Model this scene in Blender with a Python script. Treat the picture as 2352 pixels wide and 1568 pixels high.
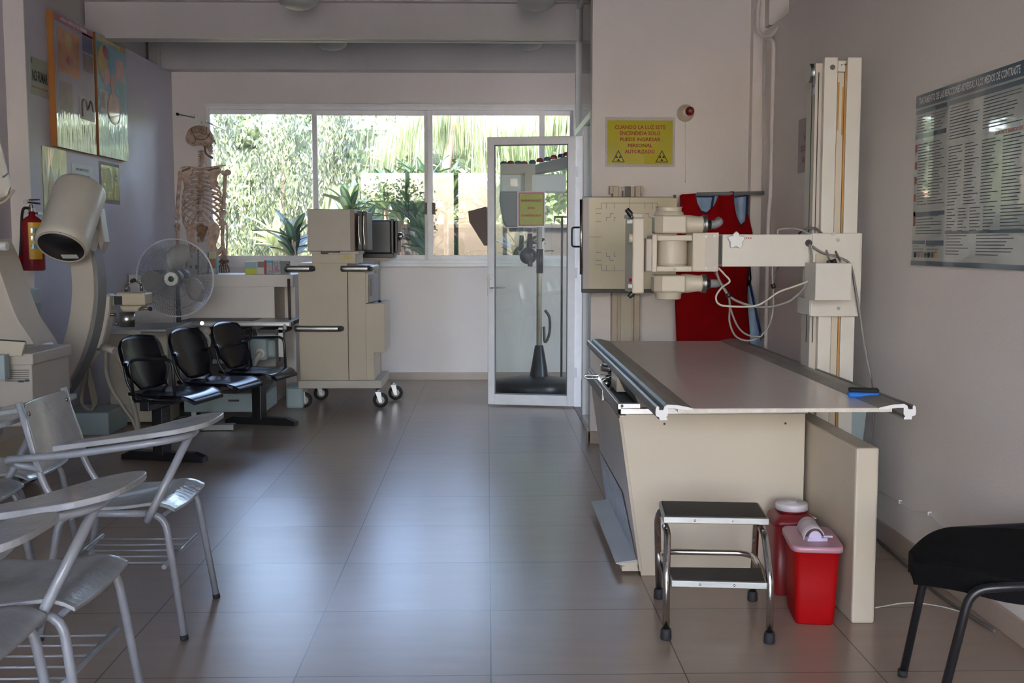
import bpy, bmesh, math, random
from mathutils import Vector, Matrix
random.seed(7)
for o in list(bpy.data.objects): bpy.data.objects.remove(o)
SC = bpy.context.scene; COL = SC.collection
# ------------------------------------------------------------------ camera
F0 = 2515.; CX = 1176.; CY = 784.; H = 1.326
pit = math.atan((CY-558)/F0); yaw = math.atan(57*math.cos(pit)/F0)
FW = Vector((math.sin(yaw)*math.cos(pit), math.cos(yaw)*math.cos(pit), -math.sin(pit)))
RT = Vector((math.cos(yaw), -math.sin(yaw), 0)); UP = RT.cross(FW)
cd = bpy.data.cameras.new('camera'); cam = bpy.data.objects.new('camera', cd); COL.objects.link(cam)
cam.matrix_world = Matrix(((RT.x, UP.x, -FW.x, 0), (RT.y, UP.y, -FW.y, 0), (RT.z, UP.z, -FW.z, H), (0, 0, 0, 1)))
cd.sensor_width = 36; cd.lens = 36*F0/2352; cd.clip_start = .05; cd.clip_end = 300
SC.camera = cam
# ------------------------------------------------------------------ view, sky, sun
SC.view_settings.view_transform = 'Standard'; SC.view_settings.look = 'None'
SC.view_settings.gamma = 1; SC.view_settings.use_curve_mapping = False
SC.view_settings.exposure = 2.2
w = bpy.data.worlds.new('sky'); SC.world = w; w.use_nodes = True
nt = w.node_tree; bg = nt.nodes['Background']; sky = nt.nodes.new('ShaderNodeTexSky')
sky.sky_type = 'NISHITA'; sky.sun_disc = False; sky.sun_elevation = math.radians(52); sky.sun_rotation = math.radians(215)
sky.air_density = 1.0; sky.dust_density = 2.0; sky.ozone_density = 1.0
tn = nt.nodes.new('ShaderNodeMix'); tn.data_type = 'RGBA'; tn.blend_type = 'MULTIPLY'; tn.inputs[0].default_value = 1; tn.inputs[7].default_value = (1.05, .98, .975, 1)
nt.links.new(sky.outputs[0], tn.inputs[6]); nt.links.new(tn.outputs[2], bg.inputs[0]); bg.inputs[1].default_value = 0.8
sl = bpy.data.lights.new('sun', 'SUN'); sl.energy = 5.0; sl.angle = .009; sl.color = (1, .95, .86)
sun = bpy.data.objects.new('sun', sl); COL.objects.link(sun)
sun.rotation_euler = Vector((.45, .42, -.8)).to_track_quat('-Z', 'Y').to_euler()

def ray(px, py): return FW*F0 + RT*(px-CX) - UP*(py-CY)
def W(px, py, Y):   # world point seen at a photo pixel, at depth Y
    d = ray(px, py); t = Y/d.y; return Vector((d.x*t, Y, H+d.z*t))
def WX(px, py, X):
    d = ray(px, py); t = X/d.x; return Vector((X, d.y*t, H+d.z*t))
def WZ(px, py, z=0):
    d = ray(px, py); t = (z-H)/d.z; return Vector((d.x*t, d.y*t, z))

# ------------------------------------------------------------------ materials
MATS = {}
def mat(name, col, rough=.5, metal=0, spec=.5, var=.06, vs=6., bump=0, bs=60., trans=0, alpha=1, coat=0, sub=0, streak=0):
    m = bpy.data.materials.new(name); m.use_nodes = True; n = m.node_tree.nodes; L = m.node_tree.links
    b = n['Principled BSDF']; b.inputs['Roughness'].default_value = rough; b.inputs['Metallic'].default_value = metal
    b.inputs['Specular IOR Level'].default_value = spec; b.inputs['Coat Weight'].default_value = coat
    b.inputs['Coat Roughness'].default_value = .08
    b.inputs['Transmission Weight'].default_value = trans; b.inputs['Alpha'].default_value = alpha
    tc = n.new('ShaderNodeTexCoord')
    if var:
        nz = n.new('ShaderNodeTexNoise'); nz.inputs['Scale'].default_value = vs; nz.inputs['Detail'].default_value = 4
        if streak:
            mp = n.new('ShaderNodeMapping'); mp.inputs['Scale'].default_value = (1, 1, streak); L.new(tc.outputs['Object'], mp.inputs[0]); L.new(mp.outputs[0], nz.inputs[0])
        else: L.new(tc.outputs['Object'], nz.inputs[0])
        rp = n.new('ShaderNodeValToRGB'); rp.color_ramp.elements[0].position = .3; rp.color_ramp.elements[1].position = .72
        rp.color_ramp.elements[0].color = [c*(1-var) for c in col]+[1]; rp.color_ramp.elements[1].color = [min(1, c*(1+var)) for c in col]+[1]
        L.new(nz.outputs[0], rp.inputs[0]); L.new(rp.outputs[0], b.inputs['Base Color'])
    else: b.inputs['Base Color'].default_value = list(col)+[1]
    if bump:
        nb = n.new('ShaderNodeTexNoise'); nb.inputs['Scale'].default_value = bs; nb.inputs['Detail'].default_value = 3; L.new(tc.outputs['Object'], nb.inputs[0])
        bp = n.new('ShaderNodeBump'); bp.inputs['Strength'].default_value = bump; bp.inputs['Distance'].default_value = .01
        L.new(nb.outputs[0], bp.inputs['Height']); L.new(bp.outputs[0], b.inputs['Normal'])
    MATS[name] = m; return m
def glassmat(name, col=(1, 1, 1), rough=0., tint=.95):
    # thin pane: mostly clear, fresnel mirror on top
    m = bpy.data.materials.new(name); m.use_nodes = True; n = m.node_tree.nodes; L = m.node_tree.links; n.clear()
    o = n.new('ShaderNodeOutputMaterial'); t = n.new('ShaderNodeBsdfTransparent'); t.inputs[0].default_value = [c*tint for c in col]+[1]
    g = n.new('ShaderNodeBsdfGlossy'); g.inputs['Roughness'].default_value = rough
    fr = n.new('ShaderNodeFresnel'); fr.inputs['IOR'].default_value = 1.5
    mx = n.new('ShaderNodeMixShader'); L.new(fr.outputs[0], mx.inputs[0]); L.new(t.outputs[0], mx.inputs[1]); L.new(g.outputs[0], mx.inputs[2]); L.new(mx.outputs[0], o.inputs[0])
    MATS[name] = m; return m
def laminate(name, col, wav=6., st=.25, fr=1.6):
    m = mat(name, col, rough=.45, var=.04, coat=1)
    n = m.node_tree.nodes; L = m.node_tree.links; b = n['Principled BSDF']; b.inputs['Coat Roughness'].default_value = .03; b.inputs['Coat IOR'].default_value = 1.6
    tc = n.new('ShaderNodeTexCoord'); mp = n.new('ShaderNodeMapping'); mp.inputs['Scale'].default_value = (wav*fr, wav*fr, wav*.35)
    nz = n.new('ShaderNodeTexNoise'); nz.inputs['Scale'].default_value = 1; nz.inputs['Detail'].default_value = 1.5
    L.new(tc.outputs['Object'], mp.inputs[0]); L.new(mp.outputs[0], nz.inputs[0])
    bp = n.new('ShaderNodeBump'); bp.inputs['Strength'].default_value = st; bp.inputs['Distance'].default_value = .02
    L.new(nz.outputs[0], bp.inputs['Height']); L.new(bp.outputs[0], b.inputs['Coat Normal'])
    return m

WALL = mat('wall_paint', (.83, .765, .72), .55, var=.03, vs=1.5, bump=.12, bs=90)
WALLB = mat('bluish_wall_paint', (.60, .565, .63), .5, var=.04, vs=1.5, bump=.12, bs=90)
BEAM = mat('beam_paint', (.62, .575, .545), .45, var=.05, vs=2)
ALU = mat('white_aluminium', (.90, .88, .86), .38, var=.05, vs=8)
ALUG = mat('grey_gasket', (.20, .21, .22), .5)
DECK = mat('steel_deck', (.12, .13, .12), .42, metal=.3, var=.2, vs=3)
BASEB = mat('baseboard_tile', (.45, .36, .29), .3, var=.06)
CREAM = mat('cream_enamel', (.53, .445, .325), .38, var=.05, vs=3)
CREAML = mat('light_cream_enamel', (.57, .50, .385), .4, var=.05, vs=3)
CREAMG = mat('grey_cream_enamel', (.52, .46, .385), .42, var=.05, vs=4)
OFFW = mat('off_white_enamel', (.64, .60, .52), .38, var=.05, vs=4)
WHITE = mat('white_plastic', (.78, .77, .74), .4, var=.03)
PGREEN = mat('pale_green_enamel', (.36, .44, .44), .38, var=.06, vs=4)
BLACK = mat('black_plastic', (.012, .012, .014), .32, var=.1)
BLACKG = mat('glossy_black_vinyl', (.004, .004, .008), .22, spec=.24, var=.1)
BLACKM = mat('black_fabric', (.006, .006, .007), .95, spec=.15, var=.2, vs=40, bump=.3, bs=400)
RUB = mat('black_rubber', (.02, .02, .022), .7, bump=.1, bs=80)
DARK = mat('dark_grey', (.055, .055, .055), .5)
DARKB = mat('dark_brown_metal', (.10, .085, .07), .45)
MID = mat('mid_grey', (.24, .24, .24), .5)
CHROME = mat('chrome', (.62, .61, .59), .16, metal=1, var=.15, vs=30)
STEEL = mat('brushed_steel', (.50, .50, .49), .32, metal=1, var=.12, vs=10)
SATIN = mat('satin_aluminium', (.34, .335, .31), .38, metal=1, var=.08, vs=10)
CGREY = mat('grey_gloss_paint', (.31, .32, .345), .3, var=.10, vs=14, bump=.1, bs=60, coat=.25)
CGREYT = mat('grey_painted_wood', (.36, .36, .365), .25, var=.14, vs=10, bump=.18, bs=45, coat=.3)
RED = mat('red_fabric', (.27, .0015, .004), .9, spec=.12, var=.15, vs=5, bump=.2, bs=14)
BLUEF = mat('light_blue_vinyl', (.26, .40, .58), .35, var=.12, vs=16, bump=.5, bs=22)
NAVY = mat('navy_binding', (.015, .035, .14), .6)
REDP = mat('red_plastic', (.36, .003, .004), .6, spec=.12, var=.08, vs=6)
REDLID = mat('translucent_lid', (.58, .30, .36), .3, var=.05, alpha=.86)
REDPOLY = mat('dull_red_plastic', (.20, .010, .014), .42, var=.1)
CLID = mat('clear_frosted_plastic', (.75, .70, .78), .25, var=.03, alpha=.55)
EXT = mat('extinguisher_red', (.26, .010, .016), .22, var=.06, coat=.5)
YEL = laminate('yellow_laminate', (.52, .45, .008), 3, .1); YEL.node_tree.nodes['Principled BSDF'].inputs['Coat IOR'].default_value = 1.35; YEL.node_tree.nodes['Principled BSDF'].inputs['Specular IOR Level'].default_value = .2
YELG = laminate('yellow_green_laminate', (.34, .37, .012), 8)
OCHRE = laminate('ochre_laminate', (.42, .28, .03), 5)
LABELY = mat('yellow_label', (.72, .38, .02), .4)
PAPER = mat('paper', (.66, .66, .64), .5, var=.04)
PAPL = laminate('laminated_white', (.42, .45, .42), 2.0, .04)
CLEAR = mat('clear_sleeve', (.80, .75, .76), .3, var=.03, alpha=.22)
WOOD = mat('orange_wood_edge', (.42, .16, .03), .5, var=.2, vs=12, streak=.2)
INK = mat('red_ink', (.40, .035, .012), .6, var=0); INKB = mat('black_ink', (.02, .02, .02), .6, var=0)
INKR = mat('faded_red_ink', (.42, .10, .09), .6, var=0); INKG = mat('grey_ink', (.13, .14, .15), .6, var=0)
TEAL = mat('dark_teal_print', (.02, .07, .12), .4, var=0, coat=1); PWH = mat('white_print', (.75, .75, .73), .4, var=0)
PINK = mat('pink_print', (.55, .30, .26), .4, var=.25, vs=12, coat=1); ORN = mat('orange_print', (.52, .17, .04), .4, var=.45, vs=7, coat=1)
PURP = laminate('lilac_print', (.30, .25, .32), 7, .4, 3.5); CYAN = laminate('cyan_print', (.12, .38, .46), 8, .4, 4.)
for q_ in (PURP, CYAN): q_.node_tree.nodes['Principled BSDF'].inputs['Coat IOR'].default_value = 2.1
NAVYP = mat('dark_blue_print', (.05, .04, .14), .4, var=.3, coat=1); BRN = mat('brown_print', (.16, .09, .07), .4, var=.4, vs=9, coat=1)
CRIM = mat('crimson_print', (.40, .03, .08), .4, var=0, coat=1); OCH = mat('ochre_print', (.5, .36, .08), .4, var=.3, coat=1)
BLUEP = mat('blue_foam', (.01, .16, .62), .6, var=.05)
BONE = mat('bone', (.52, .37, .28), .5, var=.45, vs=22, bump=.2, bs=60)
BONED = mat('dark_bone', (.22, .115, .06), .55, var=.4, vs=30)
BRASS = mat('dull_metal_knob', (.25, .23, .18), .35, metal=.8)
CABG = mat('grey_cable', (.27, .25, .23), .5); CABW = mat('cream_cable', (.55, .52, .44), .5); CABB = mat('dark_cable', (.12, .11, .10), .5)
HOSE = mat('beige_hose', (.33, .29, .22), .5)
BLADE = mat('fan_blade', (.40, .385, .37), .22, var=.03); WIRE = mat('fan_wire', (.36, .37, .38), .3, metal=.5); RIM = mat('fan_rim', (.75, .76, .78), .3)
DOME = mat('lamp_dome', (.42, .42, .38), .4); BROWNP = mat('brown_metal', (.12, .075, .06), .5)
RUST = mat('rust_stain', (.45, .24, .06), .7, var=.5, vs=14, streak=.15)
GLASS = glassmat('window_glass'); GLASSD = glassmat('door_glass', (.93, .97, .95), 0, .93)
BARK = mat('bark', (.25, .17, .11), .8, var=.3, vs=20)
SOIL = mat('soil', (.14, .11, .07), .9, var=.3); REFLW = mat('reflected_wall_tone', (.05, .041, .033), .8, var=.1)
def leafmat(name, col, tr=.45, var=.35):
    m = mat(name, col, .45, var=var, vs=3.5)
    n = m.node_tree.nodes; L = m.node_tree.links; b = n['Principled BSDF']; o = n['Material Output']
    t = n.new('ShaderNodeBsdfTranslucent'); t.inputs[0].default_value = (min(1, col[0]*1.25+.03), min(1, col[1]*1.25+.03), col[2]*.95, 1)
    mx = n.new('ShaderNodeMixShader'); mx.inputs[0].default_value = tr
    L.new(b.outputs[0], mx.inputs[1]); L.new(t.outputs[0], mx.inputs[2]); L.new(mx.outputs[0], o.inputs[0]); return m
LCYP = leafmat('cypress_leaf', (.10, .125, .10)); LLIT = leafmat('light_leaf', (.33, .38, .23)); LFR = leafmat('frond_leaf', (.26, .32, .17), .4)
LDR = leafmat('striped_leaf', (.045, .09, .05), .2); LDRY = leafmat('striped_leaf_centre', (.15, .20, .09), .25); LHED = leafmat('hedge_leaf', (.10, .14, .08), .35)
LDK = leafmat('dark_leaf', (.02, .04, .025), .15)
TRACE = leafmat('tracing_paper', (.92, .92, .92), .85, var=.02)
RAILM = mat('dull_rail_metal', (.30, .295, .27), .45, metal=.7, var=.1, vs=10)
FOOTG = mat('light_grey_paint', (.42, .41, .39), .4)
# tiled floor
def floor_mat():
    m = bpy.data.materials.new('beige_floor_tile'); m.use_nodes = True; n = m.node_tree.nodes; L = m.node_tree.links; b = n['Principled BSDF']
    g = n.new('ShaderNodeNewGeometry'); s = n.new('ShaderNodeSeparateXYZ'); L.new(g.outputs['Position'], s.inputs[0])
    def M(op, a, bb=None):
        k = n.new('ShaderNodeMath'); k.operation = op
        for i, v in enumerate((a, bb)):
            if v is None: continue
            if isinstance(v, (int, float)): k.inputs[i].default_value = v
            else: L.new(v, k.inputs[i])
        return k.outputs[0]
    ux = M('DIVIDE', M('ADD', s.outputs[0], 60-.009), .6); uy = M('DIVIDE', M('ADD', s.outputs[1], 60-3.42+.0), .5985)
    def dist(u): f = M('FRACT', u); return M('MULTIPLY', M('MINIMUM', f, M('SUBTRACT', 1.0, f)), .6)
    d = M('MINIMUM', dist(ux), dist(uy)); gr = M('LESS_THAN', d, .0022)
    cb = n.new('ShaderNodeCombineXYZ'); L.new(M('FLOOR', ux), cb.inputs[0]); L.new(M('FLOOR', uy), cb.inputs[1])
    wn = n.new('ShaderNodeTexWhiteNoise'); L.new(cb.outputs[0], wn.inputs[0])
    nz = n.new('ShaderNodeTexNoise'); nz.inputs['Scale'].default_value = 9; nz.inputs['Detail'].default_value = 6
    mp = n.new('ShaderNodeMapping'); mp.inputs['Scale'].default_value = (.35, 1.6, 1); L.new(g.outputs['Position'], mp.inputs[0]); L.new(mp.outputs[0], nz.inputs[0])
    rp = n.new('ShaderNodeValToRGB'); rp.color_ramp.elements[0].position = .25; rp.color_ramp.elements[1].position = .8
    rp.color_ramp.elements[0].color = (.335, .25, .185, 1); rp.color_ramp.elements[1].color = (.395, .30, .228, 1); L.new(nz.outputs[0], rp.inputs[0])
    hv = n.new('ShaderNodeHueSaturation'); L.new(rp.outputs[0], hv.inputs['Color']); L.new(M('ADD', M('MULTIPLY', wn.outputs[0], .08), .96), hv.inputs['Value'])
    mx = n.new('ShaderNodeMix'); mx.data_type = 'RGBA'; L.new(gr, mx.inputs[0]); L.new(hv.outputs[0], mx.inputs[6]); mx.inputs[7].default_value = (.05, .04, .035, 1)
    L.new(mx.outputs[2], b.inputs['Base Color'])
    n2 = n.new('ShaderNodeTexNoise'); n2.inputs['Scale'].default_value = 3; n2.inputs['Detail'].default_value = 5; L.new(g.outputs['Position'], n2.inputs[0])
    L.new(M('ADD', M('MULTIPLY', n2.outputs[0], .02), .27), b.inputs['Roughness']); b.inputs['Specular IOR Level'].default_value = .75
    # each tile lies at a very slightly different tilt
    sv = n.new('ShaderNodeVectorMath'); sv.operation = 'SUBTRACT'; L.new(wn.outputs['Color'], sv.inputs[0]); sv.inputs[1].default_value = (.5, .5, .5)
    sc = n.new('ShaderNodeVectorMath'); sc.operation = 'MULTIPLY'; L.new(sv.outputs[0], sc.inputs[0]); sc.inputs[1].default_value = (.008, .012, 0)
    ad = n.new('ShaderNodeVectorMath'); ad.operation = 'ADD'; L.new(g.outputs['Normal'], ad.inputs[0]); L.new(sc.outputs[0], ad.inputs[1])
    nm = n.new('ShaderNodeVectorMath'); nm.operation = 'NORMALIZE'; L.new(ad.outputs[0], nm.inputs[0]); L.new(nm.outputs[0], b.inputs['Normal'])
    return m
FLOOR = floor_mat()

# ------------------------------------------------------------------ mesh builder
V = Vector
def fil(pts, r, k=5):            # round the corners of a polyline
    pts = [V(p) for p in pts]; out = [pts[0]]
    for i in range(1, len(pts)-1):
        a, b, c = pts[i-1], pts[i], pts[i+1]; d1 = a-b; d2 = c-b
        rr = min(r, d1.length*.48, d2.length*.48); p = b+d1.normalized()*rr; q = b+d2.normalized()*rr
        for j in range(k+1):
            t = j/k; out.append(p*(1-t)**2+b*2*t*(1-t)+q*t*t)
    out.append(pts[-1]); return out
def cat(pts, k=8):               # smooth curve through points
    pts = [V(p) for p in pts]; P = [pts[0]*2-pts[1]]+pts+[pts[-1]*2-pts[-2]]; out = []
    for i in range(1, len(P)-2):
        for j in range(k):
            t = j/k; a, b, c, d = P[i-1], P[i], P[i+1], P[i+2]
            out.append(.5*((2*b)+(c-a)*t+(2*a-5*b+4*c-d)*t*t+(3*b-a-3*c+d)*t**3))
    out.append(pts[-1]); return out
TXT = {}
def text_geo(s):
    if s in TXT: return TXT[s]
    c = bpy.data.curves.new('t', 'FONT'); c.body = s; c.size = 1; c.offset = .026; c.resolution_u = 2; c.align_x = 'CENTER'; c.align_y = 'CENTER'
    o = bpy.data.objects.new('t', c); COL.objects.link(o); dg = bpy.context.evaluated_depsgraph_get(); me = bpy.data.meshes.new_from_object(o.evaluated_get(dg))
    r = ([tuple(v.co) for v in me.vertices], [tuple(p.vertices) for p in me.polygons])
    xs = [v[0] for v in r[0]]; r = r+((max(xs)-min(xs)) if xs else 1,)
    bpy.data.objects.remove(o); bpy.data.curves.remove(c); bpy.data.meshes.remove(me); TXT[s] = r; return r
class MB:
    def __init__(s, m=None):
        s.v = []; s.f = []; s.mi = []; s.sm = []; s.mats = []; s.c = 0; s.M = None
        if m: s.mat(m)
    def mat(s, m):
        if m not in s.mats: s.mats.append(m)
        s.c = s.mats.index(m); return s
    def add(s, vs, fs, sm=False):
        o = len(s.v)
        for v in vs:
            v = V(v)
            if s.M is not None: v = s.M @ v
            s.v.append(v)
        for f in fs: s.f.append([i+o for i in f]); s.mi.append(s.c); s.sm.append(sm)
        return s
    def box(s, x0, x1, y0, y1, z0, z1):
        return s.add([(x0, y0, z0), (x1, y0, z0), (x1, y1, z0), (x0, y1, z0), (x0, y0, z1), (x1, y0, z1), (x1, y1, z1), (x0, y1, z1)],
                     [(0, 3, 2, 1), (4, 5, 6, 7), (0, 1, 5, 4), (1, 2, 6, 5), (2, 3, 7, 6), (3, 0, 4, 7)])
    def pbox(s, px0, py0, px1, py1, Y, dep):      # box whose front face spans a photo rectangle at depth Y
        a = W(px0, py1, Y); b = W(px1, py0, Y); return s.box(min(a.x, b.x), max(a.x, b.x), Y, Y+dep, min(a.z, b.z), max(a.z, b.z))
    def obox(s, c, size, R):
        c = V(c); h = [k/2 for k in size]; vs = []
        for z in (-1, 1):
            for x, y in ((-1, -1), (1, -1), (1, 1), (-1, 1)): vs.append(c+R @ V((x*h[0], y*h[1], z*h[2])))
        return s.add(vs, [(0, 3, 2, 1), (4, 5, 6, 7), (0, 1, 5, 4), (1, 2, 6, 5), (2, 3, 7, 6), (3, 0, 4, 7)])
    def prism(s, pts, ext, sm=False):
        n = len(pts); ext = V(ext); vs = [V(p) for p in pts]+[V(p)+ext for p in pts]
        s.add(vs, [list(range(n))[::-1], list(range(n, 2*n))]); b = len(s.v)-2*n
        for i in range(n):
            j = (i+1) % n; s.f.append([b+i, b+j, b+n+j, b+n+i]); s.mi.append(s.c); s.sm.append(sm)
        return s
    def ring(s, c, ax, r, n, up=None, ry=None):
        ax = V(ax).normalized(); u = up if up is not None else (V((0, 0, 1)) if abs(ax.z) < .95 else V((1, 0, 0)))
        a = ax.cross(u).normalized(); b = a.cross(ax).normalized(); ry = r if ry is None else ry
        return [V(c)+a*(r*math.cos(6.28318*i/n))+b*(ry*math.sin(6.28318*i/n)) for i in range(n)]
    def loft(s, rings, caps=True, closed=False, sm=True):
        n = len(rings[0]); vs = [p for r in rings for p in r]; fs = []; m = len(rings)
        for k in range(m if closed else m-1):
            for i in range(n):
                j = (i+1) % n; q = (k+1) % m; fs.append((k*n+i, k*n+j, q*n+j, q*n+i))
        s.add(vs, fs, sm)
        if caps and not closed:
            b = len(s.v)-len(vs)
            for f in (list(range(n))[::-1], [(m-1)*n+i for i in range(n)]): s.f.append([b+i for i in f]); s.mi.append(s.c); s.sm.append(False)
        return s
    def cyl(s, p0, p1, r0, r1=None, n=16, caps=True):
        p0 = V(p0); p1 = V(p1); return s.loft([s.ring(p0, p1-p0, r0, n), s.ring(p1, p1-p0, r0 if r1 is None else r1, n)], caps)
    def tube(s, pts, r, n=10, closed=False, ry=None, caps=True):
        pts = [V(p) for p in pts]; m = len(pts); rings = []; up = None
        for i, p in enumerate(pts):
            a = pts[(i-1) % m] if (closed or i) else p; b = pts[(i+1) % m] if (closed or i < m-1) else p
            t = (b-a).normalized()
            if up is None: up = V((0, 0, 1)) if abs(t.z) < .9 else V((0, 1, 0))
            x = t.cross(up).normalized(); up = x.cross(t).normalized()
            rr = r[i] if isinstance(r, (list, tuple)) else r
            rings.append([p+x*(rr*math.cos(6.28318*k/n))+up*((ry or rr)*math.sin(6.28318*k/n)) for k in range(n)])
        return s.loft(rings, caps, closed)
    def lathe(s, prof, c, ax=(0, 0, 1), n=24):
        ax = V(ax).normalized(); return s.loft([s.ring(V(c)+ax*z, ax, max(r, .0004), n) for r, z in prof])
    def ball(s, c, r, nu=14, nv=9, R=None):
        if not hasattr(r, '__len__'): r = (r, r, r)
        c = V(c); rings = []
        for j in range(nv+1):
            a = -math.pi/2+math.pi*j/nv; rg = []
            for i in range(nu):
                b = 6.28318*i/nu; p = V((r[0]*math.cos(a)*math.cos(b), r[1]*math.cos(a)*math.sin(b), r[2]*math.sin(a)))
                rg.append(c+(R @ p if R else p))
            rings.append(rg)
        return s.loft(rings, False)
    def shell(s, fn, nu, nv, th):                 # fn(u,v) -> (point, normal); thick curved sheet
        top = []; bot = []
        for j in range(nv+1):
            for i in range(nu+1):
                p, nn = fn(i/nu, j/nv); top.append(V(p)); bot.append(V(p)-V(nn).normalized()*th)
        k = nu+1; N = len(top); fs = []
        for j in range(nv):
            for i in range(nu):
                a = j*k+i; fs.append((a, a+1, a+k+1, a+k)); fs.append((N+a, N+a+k, N+a+k+1, N+a+1))
        s.add(top+bot, fs, True); b = len(s.v)-2*N; e = []
        for i in range(nu): e += [(i, N+i, N+i+1, i+1), (nv*k+i, nv*k+i+1, N+nv*k+i+1, N+nv*k+i)]
        for j in range(nv): e += [(j*k, (j+1)*k, N+(j+1)*k, N+j*k), (j*k+nu, N+j*k+nu, N+(j+1)*k+nu, (j+1)*k+nu)]
        for f in e: s.f.append([b+i for i in f]); s.mi.append(s.c); s.sm.append(False)
        return s
    def text(s, st, o, xd, yd, h, width=None):     # h = letter height; o = centre
        vs, fs, wd = text_geo(st); xd = V(xd).normalized(); yd = V(yd).normalized(); k = h/.72
        kx = k if width is None else width/wd
        return s.add([V(o)+xd*(v[0]*kx)+yd*(v[1]*k) for v in vs], fs)
    def quad(s, a, b, c, d): return s.add([a, b, c, d], [(0, 1, 2, 3)])
    def make(s, name, loc):
        me = bpy.data.meshes.new(name); loc = V(loc)
        me.from_pydata([tuple(v-loc) for v in s.v], [], s.f)
        for m in s.mats: me.materials.append(m)
        me.polygons.foreach_set('material_index', s.mi); me.polygons.foreach_set('use_smooth', s.sm)
        bm = bmesh.new(); bm.from_mesh(me); bmesh.ops.recalc_face_normals(bm, faces=bm.faces); bm.to_mesh(me); bm.free()
        return bpy.data.objects.new(name, me)
ROOT = {}
def finish(o, bev):
    COL.objects.link(o)
    if bev:
        b = o.modifiers.new('bevel', 'BEVEL'); b.width = bev; b.segments = 2; b.limit_method = 'ANGLE'; b.angle_limit = math.radians(50)
def thing(name, label, cat_, loc=(0, 0, 0), group=None):
    o = bpy.data.objects.new(name, None); COL.objects.link(o); o.location = loc; o.empty_display_size = .1
    o['label'] = label; o['category'] = cat_
    if group: o['group'] = group
    ROOT[o] = V(loc); return o
def part(mb, name, parent, bev=0, label=None, kind=None):
    o = mb.make(name, ROOT[parent]); o.parent = parent; ROOT[o] = ROOT[parent]; finish(o, bev)
    if label: o['label'] = label
    if kind: o['kind'] = kind
    return o
def solo(mb, name, label, cat_, loc=None, bev=0, group=None, kind=None):
    if loc is None:
        loc = (sum(v.x for v in mb.v)/len(mb.v), sum(v.y for v in mb.v)/len(mb.v), min(v.z for v in mb.v))
    o = mb.make(name, loc); o.location = loc; ROOT[o] = V(loc); finish(o, bev); o['label'] = label; o['category'] = cat_
    if group: o['group'] = group
    if kind: o['kind'] = kind
    return o
def struct(mb, name, bev=0, label=None):
    o = mb.make(name, (0, 0, 0)); ROOT[o] = V((0, 0, 0)); finish(o, bev); o['kind'] = 'structure'
    if label: o['label'] = label
    return o
def copy_tree(r, loc, rz=0, label=None, parent=None):
    c = r.copy(); COL.objects.link(c)
    if parent is not None: c.parent = parent
    else:
        c.location = loc; c.rotation_euler = (0, 0, rz)
        if label: c['label'] = label
    for ch in [x for x in r.children]: copy_tree(ch, None, parent=c)
    return c
def Rz(d): return Matrix.Rotation(math.radians(d), 3, 'Z')
def Rx(d): return Matrix.Rotation(math.radians(d), 3, 'X')
def Ry(d): return Matrix.Rotation(math.radians(d), 3, 'Y')
# ================================================================== the room
YB = 10.6; XL = -3.11; XP = -2.98; XR = 1.77; YF = -3.6; ZC = 3.2
fl = MB(FLOOR).box(-3.5, 3.2, YF-.2, YB+.2, -.12, 0); struct(fl, 'floor')
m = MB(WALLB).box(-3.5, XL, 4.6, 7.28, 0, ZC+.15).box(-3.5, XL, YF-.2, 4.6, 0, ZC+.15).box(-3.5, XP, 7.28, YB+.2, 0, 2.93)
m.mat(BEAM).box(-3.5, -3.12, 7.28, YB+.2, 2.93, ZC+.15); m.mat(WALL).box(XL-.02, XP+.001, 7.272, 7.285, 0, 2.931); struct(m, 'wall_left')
wx0, wx1, wz0, wz1 = -2.66, .86, 1.13, 2.62
m = MB(WALL).box(-3.5, wx0, YB, YB+.18, 0, ZC+.15).box(wx0, wx1, YB, YB+.18, 0, wz0).box(wx0, wx1, YB, YB+.18, wz1, ZC+.15).box(wx1, 3.2, YB, YB+.18, 0, ZC+.15); struct(m, 'wall_back')
m = MB(WALL).box(XR, 2.2, YF-.2, 7.2, 0, 2.67).box(1.90, 2.2, YF-.2, 7.3, 2.67, ZC+.15); struct(m, 'wall_right')
m = MB(WALL).box(.68, 2.2, 7.17, 7.31, 0, ZC+.15).box(1.70, 1.90, 7.09, 7.17, 0, ZC+.1); struct(m, 'wall_partition')
m = MB(WALL).box(3.0, 3.2, 7.3, YB+.2, 0, ZC+.15); struct(m, 'wall_side')
m = MB(WALL).box(-3.5, 2.2, YF-.2, YF, 0, .35).box(-3.5, 2.2, YF-.2, YF, 2.95, ZC+.15).box(-3.5, -2.9, YF-.2, YF, .35, 2.95).box(1.5, 2.2, YF-.2, YF, .35, 2.95); struct(m, 'wall_front')
# corrugated steel deck ceiling with ribs running away from the camera
m = MB(DECK); x = -3.5; top = []
while x < 3.2: top += [(x, 3.20), (x+.05, 3.245), (x+.15, 3.245), (x+.20, 3.20), (x+.23, 3.20)]; x += .24
pts = [V((a, YF, z)) for a, z in top]+[V((3.3, YF, 3.33)), V((-3.5, YF, 3.33))]
n_ = len(top)
for i in range(n_-1):
    a, b = top[i], top[i+1]; m.quad((a[0], YF, a[1]), (b[0], YF, b[1]), (b[0], YB+.2, b[1]), (a[0], YB+.2, a[1]))
m.box(-3.5, 3.3, YF, YB+.5, 3.27, 3.36); struct(m, 'ceiling')
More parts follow.
